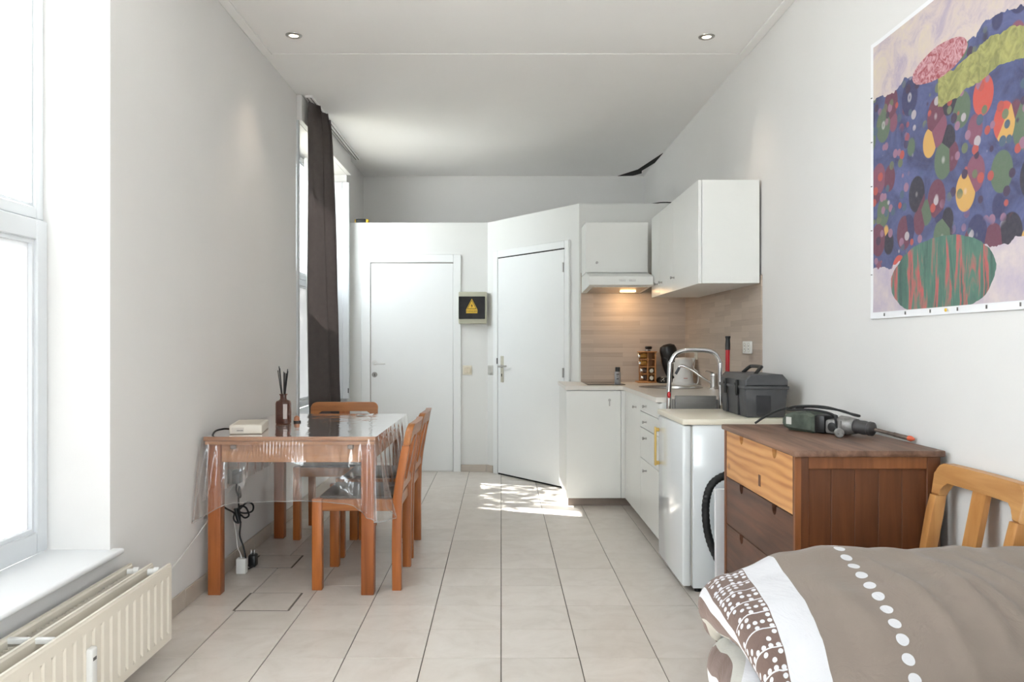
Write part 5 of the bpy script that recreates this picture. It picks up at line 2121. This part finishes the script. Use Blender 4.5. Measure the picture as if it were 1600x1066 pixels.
def duvet_mat():
    k = NT('striped_duvet_cover')
    tc = k.n('ShaderNodeTexCoord')
    sp = k.n('ShaderNodeSeparateXYZ')
    k.l(tc.outputs['UV'], sp.inputs[0])
    A, B = sp.outputs[0], sp.outputs[1]
    taupe, white, brown, pale = lin((130, 117, 107)), lin((204, 203, 206)), lin((108, 88, 80)), lin((180, 178, 170))
    col = k.ramp(k.math('DIVIDE', A, 1.2), [(0, taupe), (0.172 / 1.2, white), (0.258 / 1.2, brown), (0.372 / 1.2, white), (0.402 / 1.2, brown), (0.462 / 1.2, pale), (0.512 / 1.2, white), (0.56 / 1.2, pale), (0.60 / 1.2, brown), (0.665 / 1.2, white), (0.70 / 1.2, brown), (0.86 / 1.2, white)], 'CONSTANT')

    def dots(sa, sb, rad, ca=0.0, cb=0.0):
        fa = k.math('SUBTRACT', k.math('FRACT', k.math('DIVIDE', k.math('SUBTRACT', A, ca), sa)), 0.5)
        fb = k.math('SUBTRACT', k.math('FRACT', k.math('DIVIDE', k.math('SUBTRACT', B, cb), sb)), 0.5)
        fa = k.math('MULTIPLY', fa, sa)
        fb = k.math('MULTIPLY', fb, sb)
        d = k.math('SQRT', k.math('ADD', k.math('MULTIPLY', fa, fa), k.math('MULTIPLY', fb, fb)))
        return k.math('LESS_THAN', d, rad)

    def inside(lo, hi):
        return k.math('MULTIPLY', k.math('GREATER_THAN', A, lo), k.math('LESS_THAN', A, hi))
    # one row of large dots
    f = k.math('MULTIPLY', dots(0.044, 0.044, 0.0142, -0.022, 0.01), inside(-0.022, 0.022))
    col = k.mix(f, col, white)
    # small dots in groups with white bars
    cellrow = k.math('FRACT', k.math('DIVIDE', B, 0.052))
    bar = k.math('LESS_THAN', cellrow, 0.07)
    wn_ = k.n('ShaderNodeTexWhiteNoise')
    cb_ = k.n('ShaderNodeCombineXYZ')
    k.l(k.math('FLOOR', k.math('DIVIDE', k.math('SUBTRACT', A, 0.262), 0.0175)), cb_.inputs[0])
    k.l(k.math('FLOOR', k.math('DIVIDE', B, 0.0173)), cb_.inputs[1])
    k.l(cb_.outputs[0], wn_.inputs['Vector'])
    sel = k.math('GREATER_THAN', wn_.outputs['Value'], 0.32)
    sm = k.math('MULTIPLY', dots(0.0175, 0.0173, 0.0058, 0.262, 0.0), sel)
    sm = k.math('MAXIMUM', sm, bar)
    band = k.math('ADD', inside(0.264, 0.368), inside(0.705, 0.852))
    col = k.mix(k.math('MULTIPLY', sm, band), col, white)
    k.base(col)
    k.bsdf.inputs['Roughness'].default_value = 0.85
    k.bsdf.inputs['Sheen Weight'].default_value = 0.15
    vec = k.coords()
    h = k.math('ADD', k.math('MULTIPLY', k.noise(vec, 9.0, 4, 0.6, 0.8), 1.0), k.math('MULTIPLY', k.noise(vec, 420.0, 2), 0.05))
    k.bump(h, 0.35, 0.02)
    return k.m


m_duvet = duvet_mat()


def lerp_tab(tab, t):
    if t <= tab[0][0]:
        return tab[0][1]
    for (a, va1), (b, vb1) in zip(tab[:-1], tab[1:]):
        if t <= b:
            s = (t - a) / (b - a)
            s = s * s * (3 - 2 * s) * 0.5 + s * 0.5
            return va1 + (vb1 - va1) * s
    return tab[-1][1]


ZT = [(1.52, 0.33), (1.60, 0.36), (1.66, 0.43), (1.71, 0.515), (1.763, 0.580), (1.82, 0.612), (1.878, 0.636), (2.0, 0.660), (2.08, 0.680), (2.125, 0.672), (2.165, 0.61), (2.185, 0.50), (2.188, 0.40)]
YS = []
yv = 1.52
while yv < 2.188:
    YS.append(yv)
    yv += 0.0135
YS += [2.175, 2.182, 2.186, 2.188]
YS = sorted(set(YS))
ARC = [0.0]
for a, b in zip(YS[:-1], YS[1:]):
    ARC.append(ARC[-1] + math.hypot(b - a, lerp_tab(ZT, b) - lerp_tab(ZT, a)))


def wr(x, y):
    """wrinkles"""
    n = mnoise.noise(Vector((x * 5.0, y * 2.2, 3.1))) * 0.012
    n += mnoise.noise(Vector((x * 13.0 + y * 3.0, y * 3.0, 7.7))) * 0.009
    n += (0.5 - abs(mnoise.noise(Vector((x * 9.0 + y * 2.0, y * 2.5, 1.3))))) * 0.012
    if x > 0.72:
        for cx_, sl_, am in ((0.97, 0.25, 0.014), (1.09, 0.18, 0.011), (1.13, 0.36, 0.012), (1.22, 0.28, 0.015), (1.30, 0.2, 0.010), (1.36, 0.12, 0.012)):
            am = am * 1.5
            d = (x - cx_ - sl_ * (1.9 - y)) / 0.018
            n += am * math.exp(-d * d) * max(0, math.sin(PI * min(1, max(0, (y - 1.58) / 0.5))))
    return n


dv_root = thing('duvet', 'folded taupe duvet with dotted brown and white bands on the bed', 'duvet', (1.0, 1.9, 0.262))
XE = [(1.52, 0.58), (1.70, 0.585), (1.85, 0.56), (2.0, 0.538), (2.10, 0.530), (2.16, 0.555), (2.188, 0.62)]
HH = [(1.52, 0.05), (1.66, 0.07), (1.75, 0.085), (1.90, 0.12), (2.05, 0.155), (2.14, 0.17), (2.188, 0.12)]


def upper_row(y):
    zt_ = lerp_tab(ZT, y)
    h = lerp_tab(HH, y)
    xe = lerp_tab(XE, y)
    r = h / 2
    path = []
    xr = 1.505
    xc = xe + r
    n = 62
    cd = max(0.0, (y - 1.95) / 0.24)
    for i in range(n + 1):
        x = xr + (xc - xr) * i / n
        e = max(0, 0.95 - x)
        z = zt_ - 0.48 * e * e - 0.05 * cd * max(0, 0.75 - x) / 0.2
        path.append((x, z + wr(x, y)))
    zc = path[-1][1] - r
    for i in range(1, 17):
        a = PI / 2 + PI * i / 16
        path.append((xc + r * 1.05 * math.cos(a), zc + r * math.sin(a) + 0.004 * mnoise.noise(Vector((a * 2, y * 16, 0)))))
    for i in range(1, 9):
        path.append((xc + 0.11 * i / 8, zc - r))
    return path


def lower_row(y):
    up = upper_row(y)
    zb = up[-1][1] - 0.002
    xe = lerp_tab([(1.52, 0.50), (1.62, 0.465), (1.75, 0.485), (1.90, 0.53), (2.05, 0.54), (2.14, 0.56), (2.188, 0.62)], y)
    h = max(0.07, min(0.24, zb - 0.27))
    r = h / 2
    xc = xe + r * 0.8
    path = []
    for i in range(9):
        path.append((xc + 0.13 * (1 - i / 8), zb + 0.004 * mnoise.noise(Vector((i * .4, y * 12, 4)))))
    for i in range(1, 25):
        a = PI / 2 + PI * i / 24
        path.append((xc + r * 0.8 * math.cos(a), zb - r + r * math.sin(a) + 0.004 * mnoise.noise(Vector((a * 2, y * 14, 9)))))
    for i in range(1, 7):
        path.append((xc + 0.12 * i / 6, zb - 2 * r))
    return path


def loft(rowfn, a_start, base_x=None):
    mb = MB()
    bm_ = mb.bm
    uvl = bm_.loops.layers.uv.verify()
    rows_, us = [], []
    for y in YS:
        pth = rowfn(y)
        us_row = []
        a = (base_x - pth[0][0]) if base_x is not None else a_start
        pr = None
        for q in pth:
            if pr is not None:
                if base_x is not None and q[0] > 0.66 and q[1] > pth[0][1] - 0.2 and len(us_row) < 50:
                    a = base_x - q[0]
                else:
                    a += math.hypot(q[0] - pr[0], q[1] - pr[1])
            us_row.append(a)
            pr = q
        rows_.append([bm_.verts.new((x, y, z)) for x, z in pth])
        us.append(us_row)
    for j in range(len(YS) - 1):
        for i in range(len(rows_[0]) - 1):
            f = bm_.faces.new((rows_[j][i], rows_[j][i + 1], rows_[j + 1][i + 1], rows_[j + 1][i]))
            for lp, (jj, ii) in zip(f.loops, ((j, i), (j, i + 1), (j + 1, i + 1), (j + 1, i))):
                lp[uvl].uv = (us[jj][ii], ARC[jj])
    return mb


part('top_fold', loft(upper_row, 0, 0.893), m_duvet, dv_root, 'upper fold with a row of large white dots', angle=80)
part('lower_fold', loft(lower_row, 0.41), m_duvet, dv_root, 'lower fold bulging out under the upper one', angle=80)

pw = thing('pillow', 'white pillow corner lying in front of the duvet', 'pillow', (1.15, 1.30, 0.262))
mb = MB()


def pil(u, v):
    a, b = (u - 0.5) * 2, v * 2 * PI
    x = 1.14 + 0.30 * math.copysign(abs(math.cos(PI * (u - 0.5) + PI / 2)) ** 0.8, a)
    r = abs(math.sin(PI * u)) ** 0.45
    yy = 1.34 + 0.17 * r * math.copysign(abs(math.cos(b)) ** 0.8, math.cos(b))
    zz = 0.395 + 0.132 * r * math.copysign(abs(math.sin(b)) ** 0.9, math.sin(b))
    return Vector((x, yy, zz))


mb.grid(pil, 40, 32)
bmesh.ops.remove_doubles(mb.bm, verts=mb.bm.verts[:], dist=0.0008)
part('cover', mb, m_mattress, pw, angle=80)
